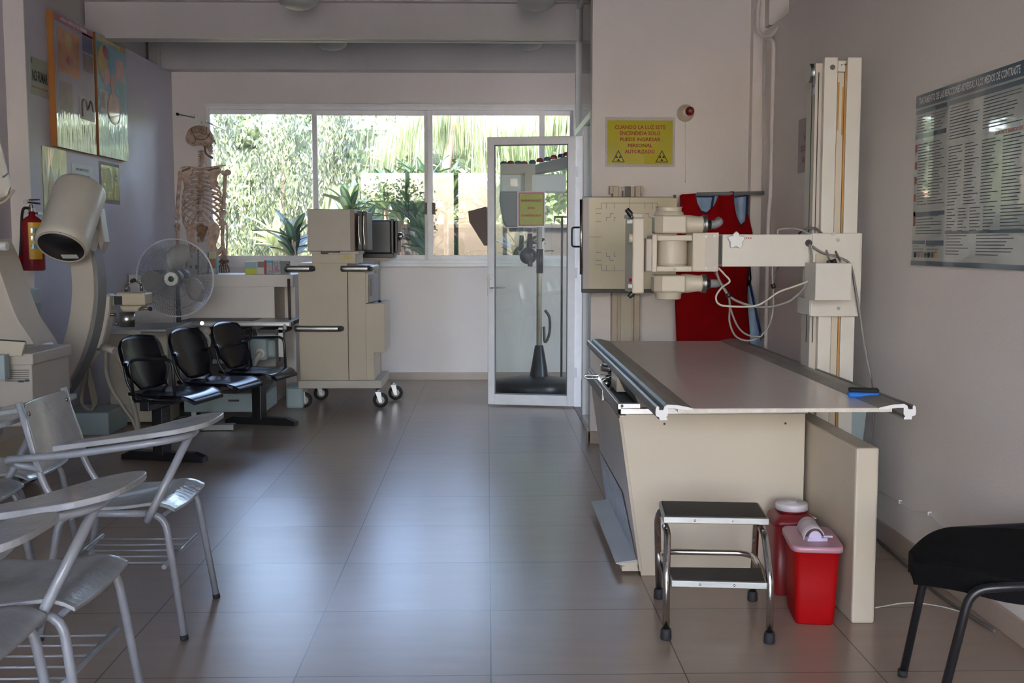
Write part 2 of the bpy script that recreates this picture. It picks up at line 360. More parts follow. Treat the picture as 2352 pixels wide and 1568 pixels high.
# painted steel beams
def ibeam(x0, x1, y, z0, z1, name):
    m = MB(BEAM).box(x0, x1, y+.05, y+.07, z0, z1).box(x0, x1, y-.02, y+.14, z0, z0+.014).box(x0, x1, y-.02, y+.14, z1-.014, z1); struct(m, name)
ibeam(-3.1, .70, 8.68, 2.895, 3.195, 'trim_1'); ibeam(.76, 3.0, 8.68, 2.895, 3.195, 'trim_2')
m = MB(BEAM).box(-3.1, 3.0, 10.42, 10.6, 2.935, 3.2); struct(m, 'trim_3')
m = MB(BEAM).box(-3.11, -3.0, 8.74, 8.84, 2.93, 3.2).box(-3.1, -3.02, 10.30, 10.42, 2.93, 3.2); struct(m, 'trim_4')
m = MB(WALL).box(1.77, 1.895, 6.98, 7.09, 2.69, 3.2); struct(m, 'trim_5')
# baseboards
struct(MB(BASEB).box(-2.95, .78, YB-.012, YB, 0, .075), 'baseboard_back', .003)
struct(MB(BASEB).box(.66, 1.70, 7.155, 7.17, 0, .085).box(.664, .68, 7.155, 7.31, 0, .085), 'baseboard_partition', .003)
struct(MB(BASEB).box(XR-.014, XR, YF, 7.09, 0, .085), 'baseboard_right', .003)
struct(MB(BASEB).box(XL, XL+.012, YF, 7.27, 0, .08).box(XP, XP+.012, 7.28, YB, 0, .08), 'baseboard_left', .003)
# ---- back window: sliding aluminium window, four bays
def frame(mb, x0, x1, y0, y1, z0, z1, t):
    mb.box(x0, x0+t, y0, y1, z0, z1).box(x1-t, x1, y0, y1, z0, z1).box(x0+t, x1-t, y0, y1, z0, z0+t).box(x0+t, x1-t, y0, y1, z1-t, z1)
def wroot(name): 
    o = bpy.data.objects.new(name, None); COL.objects.link(o); o['kind'] = 'structure'; ROOT[o] = V((0, 0, 0)); return o
r = wroot('window_1')
m = MB(ALU); frame(m, wx0, wx1, YB-.02, YB+.10, wz0, wz1, .035); m.box(wx0-.02, wx1, YB-.045, YB+.02, wz0-.03, wz0+.002); m.box(wx0-.02, wx1, YB-.035, YB+.02, wz1-.002, wz1+.02); part(m, 'window_frame', r, .003)
def xat(px): return (px-1119)/2515*YB
bays = [(xat(482), xat(735), .04), (xat(722), xat(988), .075), (xat(984), xat(1250), .04), (xat(1237), wx1-.02, .075)]
for i, (a, b, dy) in enumerate(bays):
    t = .05 if i in (1, 2) else .045; f = MB(ALU); yy = YB+dy-.035; frame(f, a, b, yy, yy+.032, wz0+.03, wz1-.03, t)
    fo = part(f, 'sash', r, .003); g = MB(GLASS).box(a+t, b-t, yy+.014, yy+.019, wz0+.03+t, wz1-.03-t); part(g, 'pane', fo)
m = MB(BROWNP).pbox(975, 465, 982, 492, YB-.025, .03).pbox(991, 465, 999, 492, YB-.025, .03).mat(ALU).pbox(981, 465, 992, 492, YB-.03, .02)
part(m, 'window_latch', r, .003, label='brown and silver sash latch')
# front window behind the photographer
r = wroot('window_2'); m = MB(ALU)
for i in range(4): frame(m, -2.9+i*1.1, -1.8+i*1.1, YF-.12, YF-.04, .35, 2.95, .05)
part(m, 'window_frame', r, .003)
for i in range(4): part(MB(GLASS).box(-2.85+i*1.1, -1.85+i*1.1, YF-.09, YF-.085, .4, 2.9), 'pane', r)
# ---- glazed partition along X = .72
r = wroot('window_3')
m = MB(ALU).box(.70, .755, 8.77, 8.83, 0, ZC).box(.70, .755, 7.31, 7.35, 0, ZC).box(.70, .755, 7.35, 8.77, 2.17, 2.22).box(.70, .755, 8.02, 8.06, 0, 2.17).box(.70, .755, 7.35, 8.02, 0, .06).box(.705, .75, 7.35, 8.77, ZC-.05, ZC)
part(m, 'window_frame', r, .003)
part(MB(GLASSD).box(.724, .73, 7.35, 8.77, 2.22, ZC-.05), 'pane', r); part(MB(GLASSD).box(.724, .73, 7.35, 8.02, .06, 2.17), 'pane', r)
struct(MB(DARKB).box(.70, .76, 7.35, 8.77, 0, .006), 'trim_6')
# pull handle on the fixed leaf
# ---- the open door
hx, hy = .705, 8.765; ang = math.atan2(.135, -.70)
DM = Matrix.Translation((hx, hy, 0)) @ Matrix.Rotation(ang, 4, 'Z')       # local +x runs from hinge to lock
r = wroot('door_1'); wd = .712; dz0, dz1 = .012, 2.17
f = MB(ALU); f.M = DM
f.box(0, .062, -.02, .02, dz0, dz1).box(wd-.055, wd, -.02, .02, dz0, dz1).box(.062, wd-.055, -.02, .02, dz0, dz0+.085).box(.062, wd-.055, -.02, .02, dz1-.062, dz1); part(f, 'door_frame', r, .003)
g = MB(ALUG); g.M = DM; frame(g, .062, wd-.055, -.012, .012, dz0+.085, dz1-.062, .008); part(g, 'gasket', r)
g = MB(GLASSD); g.M = DM; g.box(.07, wd-.063, -.003, .003, dz0+.093, dz1-.07); part(g, 'pane', r)
h = MB(STEEL); h.M = DM; h.box(wd-.045, wd-.018, .02, .026, .93, 1.07).cyl((wd-.03, .02, .965), (wd-.03, .055, .965), .008, n=10).cyl((wd-.03, .05, .965), (wd-.15, .05, .968), .006, n=10)
h.cyl((wd-.03, .026, 1.035), (wd-.03, .032, 1.035), .008, n=12).box(wd-.001, wd+.004, -.008, .008, .9, 1.06); part(h, 'door_handle', r, .001, label='steel lever handle')
h = MB(ALU); h.M = DM; h.box(-.02, .0, -.01, .02, .25, .33).box(-.02, .0, -.01, .02, 1.05, 1.13).box(-.02, .0, -.01, .02, 1.85, 1.93); part(h, 'hinge', r)
# D handle beside door
hp = [V((.70, 8.04, 1.44)), V((.62, 8.04, 1.44)), V((.62, 8.04, 1.30)), V((.70, 8.04, 1.30))]
part(MB(BLACK).tube(fil(hp, .02), .007), 'door_pull', bpy.data.objects['window_3'])

# ---- signs
def sheet(mb, o, xd, yd, w_, h_, off, nrm):    # flat rectangle patch centred at o
    o = V(o)+V(nrm)*off; xd = V(xd)*w_/2; yd = V(yd)*h_/2; mb.quad(o-xd-yd, o+xd-yd, o+xd+yd, o-xd+yd)
X_, Z_, NY = V((1, 0, 0)), V((0, 0, 1)), V((0, -1, 0))
def tri(mb, c, xd, yd, s, nrm, off):
    c = V(c)+V(nrm)*off; P = lambda a, b: c+V(xd)*a*s+V(yd)*b*s
    o = [P(-.5, -.42), P(.5, -.42), P(0, .5)]; i = [P(-.41, -.37), P(.41, -.37), P(0, .39)]
    for k in range(3): mb.quad(o[k], o[(k+1) % 3], i[(k+1) % 3], i[k])
    for a0 in (270, 30, 150):
        a = math.radians(a0-27); b = math.radians(a0+27); cc = (0, -.1)
        mb.quad(P(cc[0]+.07*math.cos(a), cc[1]+.07*math.sin(a)), P(cc[0]+.24*math.cos(a), cc[1]+.24*math.sin(a)), P(cc[0]+.24*math.cos(b), cc[1]+.24*math.sin(b)), P(cc[0]+.07*math.cos(b), cc[1]+.07*math.sin(b)))
# door sign, on the glass
c = W(1219, 480, 8.80); A = DM.to_3x3(); dx = (A @ V((-1, 0, 0))); dn = -(A @ V((0, -1, 0))) ; dn = V((dx.y, -dx.x, 0)).normalized()
lx = (DM.inverted() @ c); c = DM @ V((lx.x, 0, lx.z)); c = c+dn*.006
m = MB(WHITE); q = [c-dx*.112-Z_*.142, c+dx*.112-Z_*.142, c+dx*.112+Z_*.142, c-dx*.112+Z_*.142]; m.prism(q, dn*.0015)
m.mat(CRIM); sheet(m, c, dx, Z_, .206, .266, .0021, dn); m.mat(YELG); sheet(m, c, dx, Z_, .188, .248, .0027, dn)
m.mat(INK)
for t_, z, w_ in (('RADIACIONES', .068, .165), ('ZONA', .008, .062), ('CONTROLADA', -.052, .165)): m.text(t_, c+Z_*z+dn*.0034, dx, Z_, .017, w_)
solo(m, 'warning_sign', 'small olive yellow sign with red border taped on the open glass door', 'sign')
# big yellow sign on the partition
YS = 7.17; a = W(1393, 377, YS); b = W(1547, 277, YS); c = V(((a.x+b.x)/2, YS-.002, (a.z+b.z)/2))
m = MB(CLEAR).box(c.x-.228, c.x+.228, YS-.002, YS, c.z-.158, c.z+.162); m.mat(YEL); sheet(m, c, X_, Z_, .424, .282, .001, NY)
m.mat(INK)
for t_, z, w_ in (('CUANDO LA LUZ ESTE', .096, .33), ('ENCENDIDA SOLO', .057, .265), ('PUEDE INGRESAR', .018, .265), ('PERSONAL', -.021, .16), ('AUTORIZADO', -.060, .195)):
    m.text(t_, c+Z_*z+NY*.002, X_, Z_, .0235, w_)
m.mat(INKB); tri(m, c+V((-.14, 0, -.092)), X_, Z_, .085, NY, .002); tri(m, c+V((.143, 0, -.092)), X_, Z_, .085, NY, .002)
solo(m, 'radiation_sign', 'large bright yellow notice with red text and two radiation triangles beside red lamp', 'sign')
# red warning lamp
c = W(1574, 260, YS); r = thing('warning_lamp', 'small red bulb on round cream base high on white wall', 'lamp', c)
part(MB(CREAML).lathe([(.055, 0), (.055, -.012), (.045, -.03), (.028, -.045), (.026, -.05)], c, (0, 1, 0)), 'lamp_base', r)
part(MB(mat('dark_red_bulb', (.16, .004, .006), .12, coat=.5)).ball(c+V((.018, -.065, .006)), .03), 'bulb', r)
part(MB(WALL).cyl(c+V((0, -.004, -.055)), W(1574, 420, YS-.004), .003, n=6), 'wire_duct', r)
# notice behind the column, right wall
def rw(py, pz, off=0): return V((XR-off, py, pz))
m = MB(CLEAR).box(XR-.002, XR, 5.55, 6.26, 1.72, 2.02); m.mat(INKR)
for i, t_ in enumerate(('ATENCION', 'EN ESTA SALA', 'SOLO PUEDE PERSONAL', 'AUTORIZADO')):
    m.text(t_, V((XR-.003, 5.93, 1.975-i*.062)), (0, -1, 0), Z_, .034, (.30, .42, .55, .50)[i])
solo(m, 'paper_notice', 'faded paper notice with red letters on right wall, half behind the column', 'sign')
# contrast media poster
pz0, pz1, py0, py1 = 1.236, 1.925, 3.30, 4.515
r = thing('wall_poster', 'laminated medical chart with dark blue title bar on right wall', 'poster', (XR, 3.9, pz0))
part(MB(PAPL).box(XR-.012, XR, py0, py1, pz0, pz1), 'panel', r, .002)
def rp(y, z, w_, h_, off=.0135): return [(XR-off, y, z), (XR-off, y-w_, z), (XR-off, y-w_, z-h_), (XR-off, y, z-h_)]
m = MB(TEAL)
def bar(mb, y, z, w_, h_): mb.quad(*rp(y, z, w_, h_))
bar(m, py1-.003, pz1-.002, 1.2, .052); bar(m, py1, pz0+.018, 1.2, .018)
bar(m, py1-.01, pz1-.062, .30, .018); bar(m, py1-.01, pz1-.16, .30, .018); bar(m, py1-.33, pz1-.062, .85, .018)
bar(m, py1-.01, pz0+.215, .31, .016); bar(m, py1-.01, pz0+.10, .13, .014); bar(m, py1-.15, pz0+.10, .17, .02); bar(m, py1-.33, pz0+.135, .85, .011)
m.mat(PWH).text('TRATAMIENTO DE LAS REACCIONES ADVERSAS A LOS MEDIOS DE CONTRASTE', V((XR-.0145, py1-.46, pz1-.029)), (0, -1, 0), Z_, .027, .85)
part(m, 'title_bar', r)
m = MB(INKG); rnd = random.Random(4)
def para(y, z, w_, n, d=.0115, hh=.0035):
    for i in range(n): bar(m, y, z-i*d, w_*rnd.uniform(.55, 1), hh)
for (y, z, w_, n) in ((.02, .09, .13, 6), (.16, .09, .15, 6), (.34, .09, .26, 11), (.62, .09, .3, 10), (.04, .20, .10, 22), (.15, .20, .17, 22), (.34, .235, .12, 20), (.48, .235, .12, 20), (.62, .235, .14, 20), (.78, .235, .15, 20),
                      (.04, .49, .26, 7), (.34, .47, .08, 8), (.44, .47, .08, 8), (.54, .47, .09, 8), (.65, .47, .10, 8), (.78, .47, .2, 8), (.02, .61, .11, 3), (.16, .61, .14, 3), (.34, .57, .2, 7), (.6, .57, .3, 7)):
    para(py1-y, pz1-z, w_, n)
m.mat(INKR)
for z in (.20, .27, .33, .40, .47, .50): bar(m, py1-.012, pz1-z, .02, .03)
m.text('SOPORTE BASICO DE', V((XR-.0145, py1-.82, pz1-.222)), (0, -1, 0), Z_, .013, .2)
for i, cc in enumerate((INKB, NAVYP, ORN, INKG, INKB, INKG, LABELY)): m.mat(cc); bar(m, py1-.03-i*.035, pz0+.052, .024, .02)
part(m, 'printed_text', r)
# posters on the left wall
HOLD = [None]
def lposter(y0, y1, z0, z1, name, label, face):
    r = thing(name, label, 'poster', (XP, (y0+y1)/2, z0)); part(MB(WOOD).box(XP, XP+.045, y0, y1, z0, z1), 'wood_panel', r, .002); X = XP+.0455
    HOLD[0] = MB()
    def P(u0, v0, u1, v1, mt, off=.0):       # u 0..1 from near to far, v from bottom
        Y0 = y0+(y1-y0)*u0; Y1 = y0+(y1-y0)*u1; Z0 = z0+(z1-z0)*v0; Z1 = z0+(z1-z0)*v1; mm = HOLD[0].mat(mt); mm.quad((X+off, Y0, Z0), (X+off, Y1, Z0), (X+off, Y1, Z1), (X+off, Y0, Z1))
    P(.01, .0, 1, 1, face); return r, HOLD[0], P, X
r, fb, P, X = lposter(7.64, 8.40, 1.985, 2.90, 'anatomy_poster', 'purple grey anatomy poster on orange wood panel, nearer of the two', PURP)
part(fb, 'print', r); fb = HOLD[0] = MB(); P(.03, .93, .99, .985, CRIM, .001); P(.09, .56, .62, .90, ORN, .001); P(.70, .80, .97, .945, NAVYP, .001); P(.70, .645, .97, .785, BRN, .001); P(.09, .28, .40, .50, BRN, .001); P(.58, .26, .97, .44, PAPER, .001)
fb.mat(PWH).text('APARATO REPRODUCTOR FEMENINO', V((X+.002, 8.02, 2.865)), (0, 1, 0), Z_, .022, .5)
fb.mat(BRN).tube(cat([(X+.002, 8.12, 2.24), (X+.002, 8.13, 2.35), (X+.002, 8.2, 2.36), (X+.002, 8.23, 2.30), (X+.002, 8.3, 2.37), (X+.002, 8.34, 2.30)]), .008, n=6)
fb.mat(CRIM).ball((X+.002, 7.90, 2.60), (.001, .035, .03)); fb.mat(OCH).ball((X+.0015, 7.90, 2.73), (.0009, .06, .05)); part(fb, 'illustration', r)
r, fb, P, X = lposter(8.455, 9.14, 1.99, 2.905, 'anatomy_poster', 'turquoise anatomy poster with a bust figure, farther of the two', CYAN)
part(fb, 'print', r); fb = HOLD[0] = MB(); P(.03, .94, .99, .99, OCH, .001); P(.64, .68, .9, .86, PINK, .001); P(.08, .36, .36, .55, PAPER, .001); P(.1, .40, .22, .53, BRN, .0015)
for (u, v, ry, rz, mt) in ((.5, .64, .055, .07, PINK), (.5, .55, .03, .06, PINK), (.52, .42, .16, .12, PINK), (.2, .78, .12, .13, OCH), (.28, .86, .08, .06, CRIM), (.3, .68, .1, .08, PINK)):
    fb.mat(mt).ball((X+.002, 8.455+.685*u, 1.99+.915*v), (.001, ry, rz))
fb.mat(PWH).text('APARATO RESPIRATORIO', V((X+.002, 8.8, 2.875)), (0, 1, 0), Z_, .02, .4); part(fb, 'illustration', r)
# no smoking sign and papers
m = MB(mat('pale_green_card', (.40, .42, .35), .5)).box(XP, XP+.004, 7.34, 7.63, 2.30, 2.545); m.mat(INKB).text('NO FUMAR', V((XP+.005, 7.485, 2.42)), (0, 1, 0), Z_, .07, .25)
m.mat(CRIM).quad((XP+.005, 7.35, 2.345), (XP+.005, 7.62, 2.345), (XP+.005, 7.62, 2.355), (XP+.005, 7.35, 2.355)); m.quad((XP+.005, 7.35, 2.50), (XP+.005, 7.37, 2.50), (XP+.005, 7.37, 2.53), (XP+.005, 7.35, 2.53))
solo(m, 'no_smoking_sign', 'small pale sign reading NO FUMAR beside the nearer anatomy poster', 'sign')
def lsheet(y0, y1, z0, z1, mt): return MB(mt).box(XP, XP+.004, y0, y1, z0, z1)
m = lsheet(7.48, 7.90, 1.42, 1.975, OCHRE); m.mat(CRIM)
for y in (7.62, 7.78): m.add([(XP+.0052, y-.06, 1.70), (XP+.0052, y+.06, 1.70), (XP+.0052, y, 1.86)], [(0, 1, 2)]); m.quad((XP+.0052, y-.06, 1.62), (XP+.0052, y+.06, 1.62), (XP+.0052, y+.06, 1.69), (XP+.0052, y-.06, 1.69))
m.mat(PWH)
for y in (7.62, 7.78): m.quad((XP+.006, y-.05, 1.715), (XP+.006, y+.05, 1.715), (XP+.006, y+.05, 1.722), (XP+.006, y-.05, 1.722))
solo(m, 'paper_notice', 'ochre laminated sheet with two dark red arrows behind the cylinder', 'sign')
m = lsheet(8.0, 8.42, 1.52, 1.90, PAPER); m.mat(INKG)
m.text('AVISO IMPORTANTE', V((XP+.005, 8.2, 1.86)), (0, 1, 0), Z_, .018, .26); m.text('NOTA DE ESCRITO', V((XP+.005, 8.24, 1.81)), (0, 1, 0), Z_, .024, .24)
for i in range(6): m.quad((XP+.005, 8.06, 1.76-i*.03), (XP+.005, 8.36, 1.76-i*.03), (XP+.005, 8.36, 1.765-i*.03), (XP+.005, 8.06, 1.765-i*.03))
solo(m, 'paper_notice', 'white printed sheet between the ochre and the green notices', 'sign')
m = MB(CLEAR).box(XP, XP+.003, 8.56, 9.02, 1.635, 1.955); m.mat(YELG).box(XP+.003, XP+.004, 8.60, 9.0, 1.665, 1.93); m.mat(INKB); tri(m, (XP+.005, 8.93, 1.86), (0, 1, 0), Z_, .09, (1, 0, 0), .001)
solo(m, 'paper_notice', 'yellow green laminated sheet with a radiation triangle under the farther poster', 'sign')
m = MB(WALLB); p = MB(PAPL).box(XL, XL+.01, 6.2, 7.04, 1.98, 2.36); p.mat(TEAL).quad((XL+.011, 6.2, 2.1), (XL+.011, 7.04, 2.1), (XL+.011, 7.04, 2.36), (XL+.011, 6.2, 2.36))
solo(p, 'wall_poster', 'blue and white poster cut by the left edge of the photo', 'poster')
# ---- ceiling lamps
for i, (px, pb, Y, wd_) in enumerate(((685, 22, 8.0, .29), (1232, 24, 8.0, .29), (762, 116, 9.75, .27), (1212, 116, 9.75, .27))):
    b = W(px, pb, Y); r = thing('ceiling_lamp', ('dome ceiling lamp in front of the beam, above the window\'s left half', 'dome ceiling lamp in front of the beam, above the glass door', 'dome ceiling lamp behind the beam, left one', 'dome ceiling lamp behind the beam, right one')[i], 'ceiling lamp', b, 'dome lamps under the steel deck')
    part(MB(DOME).lathe([(.0, 0), (.05, .002), (.09, .014), (wd_*.46, .04), (wd_/2, .075), (wd_/2, .10), (wd_*.3, .115)], b, n=14), 'dome', r)
    part(MB(DARK).cyl(b+V((0, 0, .115)), V((b.x, b.y, 3.2)), .05, n=12), 'mount', r)
# ---- conduits in the right corner
m = MB(WALL).tube([W(1757, 95, 7.06), W(1754, 820, 7.06), V((W(1754, 820, 7.06).x, 7.06, .1))], .014, n=10)
m.tube(fil([V((1.775, 7.05, 3.2)), W(1740, 20, 7.03), W(1740, 75, 7.0), W(1765, 88, 6.9), W(1803, 48, 6.7)], .06), .013, n=10)
solo(m, 'pipe', 'white painted electrical conduit bent at the top corner, left of two', 'conduit', group='conduits in the corner')
c1 = V((1.755, 6.79, 0)); P1 = lambda py: WX(1780, py, 1.752)
a = WX(1779, 96, 1.752); m = MB(WALL).tube(fil([V((1.74, 6.95, a.z+.06)), V((1.752, 6.79, a.z+.01)), V((1.752, 6.79, 1.9)), V((1.752, 6.79, 1.60)), V((1.752, 6.83, 1.50)), V((1.752, 6.83, .12))], .06), .013, n=10)
solo(m, 'pipe', 'white painted electrical conduit running down the right wall, right of two', 'conduit', group='conduits in the corner')
# thin cable clipped low along the right wall
cp = [WX(2018, 1128, 1.762), WX(2066, 1151, 1.762), WX(2100, 1172, 1.762), WX(2133, 1178, 1.762), WX(2165, 1212, 1.762), WX(2220, 1290, 1.762), V((1.762, 3.6, .12))]
m = MB(WHITE).tube(cat(cp), .0035, n=6)
for q in (cp[1], cp[3]): m.box(1.755, 1.77, q.y-.008, q.y+.008, q.z-.008, q.z+.008)
solo(m, 'wall_cable', 'thin white cable clipped along the lower right wall', 'cable')
m = MB(CABB).tube(cat([(1.74, 4.75, .006), (1.72, 4.35, .006), (1.70, 4.0, .006), (1.73, 3.6, .006)]), .006, n=8); solo(m, 'floor_cable', 'dark cable lying along the foot of the right wall', 'cable')
m = MB(CABW).tube(cat([WZ(2010, 1395, .004), WZ(2085, 1384, .004), WZ(2160, 1392, .004), WZ(2230, 1411, .004)]), .0025, n=6); solo(m, 'floor_cable', 'thin beige cable on the floor tiles near the black chair', 'cable')
# ================================================================== grey tablet-arm school chairs (local: faces +x, person's right side is -y)
def school_chair():
    t = thing('tablet_chair', 'grey tablet-arm school chair', 'chair', (0, 0, 0), 'grey tablet-arm school chairs')
    for s in (-1, 1):
        fr = fil([(.245, s*.218, .012), (.185, s*.195, .425), (-.165, s*.185, .425), (-.235, s*.215, .012)], .06)
        # front leg, side rail and rear leg of one bent tube, split so each leg is its own part
        k = len(fr); i1 = 6; i2 = k-7
        part(MB(CGREY).tube(fr[:i1+1], .0125), 'leg', t); part(MB(CGREY).tube(fr[i1:i2+1], .0125), 'side_rail', t); part(MB(CGREY).tube(fr[i2:], .0125), 'leg', t)
        part(MB(RUB).cyl((.247, s*.219, 0), (.244, s*.218, .016), .0135, n=10), 'foot_plug', t); part(MB(RUB).cyl((-.237, s*.216, 0), (-.234, s*.215, .016), .0135, n=10), 'foot_plug', t)
        part(MB(CGREY).tube(fil([(-.15, s*.185, .42), (-.215, s*.188, .52), (-.285, s*.190, .80)], .08), .0115), 'back_post', t)
    part(MB(CGREY).cyl((.17, -.19, .412), (.17, .19, .412), .009, n=8), 'cross_bar', t); part(MB(CGREY).cyl((-.13, -.185, .412), (-.13, .185, .412), .009, n=8), 'cross_bar', t)
    def seat(u, v):
        x = -.19+.41*v; y = (u-.5)*.40*(1-.04*(1-v)); z = .452-.016*math.sin(math.pi*min(1, v*1.25))-(.022*((v-.82)/.18)**2 if v > .82 else 0)+.012*(abs(u-.5)*2)**2
        return V((x, y, z)), V((0, 0, 1))
    part(MB(CGREYT).shell(seat, 14, 16, .011), 'seat', t, .003)
    def back(u, v):
        y = (u-.5)*(.42-.06*abs(v-.3)); z = .568+.225*v; x = -.222-.07*v*.9-.018*(1-(abs(u-.5)*2)**2)
        cr = .05
        if v > .8: 
            f = (v-.8)/.2; y *= 1-.10*f*f
        return V((x+.012, y, z)), V((1, 0, .25))
    part(MB(CGREYT).shell(back, 14, 10, .011), 'backrest', t, .003)
    rv = MB(SATIN)
    for y in (-.165, .165):
        for z, x in ((.61, -.222), (.76, -.266)): rv.ball((x+.004, y, z), (.004, .009, .009), 8, 5)
    part(rv, 'rivet', t)
    # writing-tablet arm
    part(MB(CGREY).tube(fil([(-.22, -.19, .575), (-.315, -.20, .60), (-.305, -.255, .622), (-.1, -.285, .642), (.20, -.275, .682), (.28, -.19, .690), (.27, -.10, .690)], .06), .0125), 'tablet_rail', t)
    part(MB(CGREY).tube([(.13, -.208, .402), (.155, -.212, .45), (.27, -.175, .688)], .0135), 'tablet_support', t)
    pl = [(-.13, -.315), (-.155, -.28), (-.13, -.245), (.02, -.215), (.12, -.16), (.19, -.06), (.25, .0), (.315, .01), (.35, -.03), (.355, -.12), (.345, -.22), (.30, -.285), (.20, -.32)]
    pl = cat([V((a, b, 0)) for a, b in pl]+[V((pl[0][0], pl[0][1], 0))], 4)[:-1]
    pts = [V((p.x, p.y, .660+.135*(p.x+.125))) for p in pl]
    part(MB(CGREYT).prism(pts, (0, 0, .017)), 'tablet', t, .003)
    bk = MB(CGREY)
    for x in (-.165, .18): bk.cyl((x, -.205, .245), (x, .205, .245), .008, n=8)
    for i in range(5):
        y = -.15+.075*i; bk.cyl((-.165, y, .245), (.18, y, .245), .0035, n=6)
    part(bk, 'basket', t)
    return t
CH = school_chair()
cl = ['grey tablet-arm school chair in full view, nearest the black bench', 'grey tablet-arm chair whose tablet crosses in front of the full-view chair\'s seat', 'grey tablet-arm chair in the lower left corner, tablet lowest in view',
      'grey tablet-arm chair behind the full-view chair\'s backrest, against the machine', 'grey tablet-arm chair at the left edge, beside the full-view chair']
for i, (x, y, a) in enumerate(((-1.265, 3.815, 0), (-1.225, 2.82, 0), (-1.28, 2.385, 0), (-1.95, 4.30, 0), (-1.93, 3.82, 0))):
    c = CH if i == 0 else copy_tree(CH, (x, y, 0), math.radians(a), cl[i])
    c.location = (x, y, 0); c.rotation_euler = (0, 0, math.radians(a)); c['label'] = cl[i]

# ================================================================== black three-seat bench
bh = math.radians(-13.5); BM = Matrix.Translation((-1.84, 7.33, 0)) @ Matrix.Rotation(bh, 4, 'Z')
r = thing('waiting_bench', 'row of three glossy black bench seats on a beam with two feet', 'bench', (-1.84, 7.33, 0))
def bp(mb, name, lab=None, bev=0):
    mb.M = None
    for i, v in enumerate(mb.v): mb.v[i] = BM @ v
    return part(mb, name, r, bev, lab)
bp(MB(BLACK).box(-.03, .03, -.86, .86, .33, .39), 'beam', bev=.004)
for y in (-.67, .70):
    bp(MB(BLACK).box(-.035, .035, y-.05, y+.05, .04, .33), 'leg', bev=.004)
    bp(MB(BLACK).prism([(-.26, y-.035, 0), (-.26, y-.035, .03), (-.2, y-.035, .055), (.22, y-.035, .055), (.29, y-.035, .03), (.29, y-.035, 0)], (0, .07, 0)), 'foot', bev=.003)
for k in range(3):
    yc = (-.59, -.01, .57)[k]
    def seat(u, v, yc=yc):
        x = -.16+.44*v; hw = .225-.05*(1-v)**2-.07*max(0, v-.75)**2*16*.6; y = yc+(u-.5)*2*hw
        z = .425-.028*math.sin(math.pi*min(1, v*1.1))*(1-(u-.5)**2*3)-(.045*((v-.75)/.25)**2 if v > .75 else 0)
        return V((x, y, z)), V((0, 0, 1))
    bp(MB(BLACKG).shell(seat, 14, 14, .018), 'seat')
    def bk(u, v, yc=yc):
        z = .425+.335*v; hw = .238*(1-.55*max(0, .28-v)/.28*.7) * (1-.22*max(0, v-.78)**2/.0484)
        y = yc+(u-.5)*2*hw; x = -.085-.10*v-.035*(1-(abs(u-.5)*2)**2)*1.0+.0
        return V((x, y, z+.02*(abs(u-.5)*2)**2*(-1 if v > .5 else 1))), V((1, 0, .2))
    bp(MB(BLACKG).shell(bk, 14, 14, .014), 'backrest')
    for s in (-1, 1):
        bp(MB(BLACK).tube(fil([(-.185, yc+s*.205, .70), (-.145, yc+s*.205, .48), (-.10, yc+s*.19, .40), (.05, yc+s*.19, .385)], .08), .009, 8), 'back_tube')
    bp(MB(BLACK).box(-.12, .14, yc-.15, yc+.15, .385, .402), 'seat_bracket')
for y in (-.80, .80):
    bp(MB(BLACK).tube(fil([(-.10, y, .385), (-.13, y, .63), (.16, y, .64), (.17, y, .385)], .06)+[V((.16, y, .375)), V((-.1, y, .38))], .010, 8), 'armrest')

# ================================================================== X-ray table
ZT = .78; YN = 3.58; YE = 6.08; TL = .66; TR = 1.315
r = thing('xray_table', 'large cream radiography table with flat top and metal side rails', 'table', (.95, 4.8, 0))
tp = mat('table_laminate', (.80, .71, .63), .22, var=.03, vs=3, spec=.5); m = MB(tp).box(TL-.03, TR+.03, YN, YE, ZT-.012, ZT); t_ = part(m, 'tabletop', r, .001)
part(MB(mat('raw_cream_edge', (.66, .60, .50), .6, var=.1, vs=60)).box(TL-.03, TR+.03, YN-.003, YN, ZT-.013, ZT-.001), 'edge_strip', t_, label='raw cream front edge of the tabletop')
prof = [(0, -.012), (.002, .004), (.008, .010), (.012, .006), (.012, -.004), (.026, -.004), (.030, .008), (.040, .014), (.075, .012), (.105, .006), (.125, .001), (.125, -.003), (.105, -.004), (.062, .001), (.042, .001), (.042, -.020), (.036, -.028), (.040, -.032), (.040, -.038), (.014, -.038), (.013, -.028), (.002, -.024)]
for s, nm in ((1, 'left'), (-1, 'right')):
    x0 = .555 if s == 1 else 1.425
    pts = [V((x0+s*a, YN-.004, ZT+b)) for a, b in prof]; rl = part(MB(RAILM).prism(pts, (0, YE-YN+.01, 0), sm=False), 'side_rail', r)
    part(MB(WHITE).prism([p+V((0, -.0015, 0)) for p in pts], (0, .0014, 0)), 'rail_end', rl, label='pale cut end of the rail')
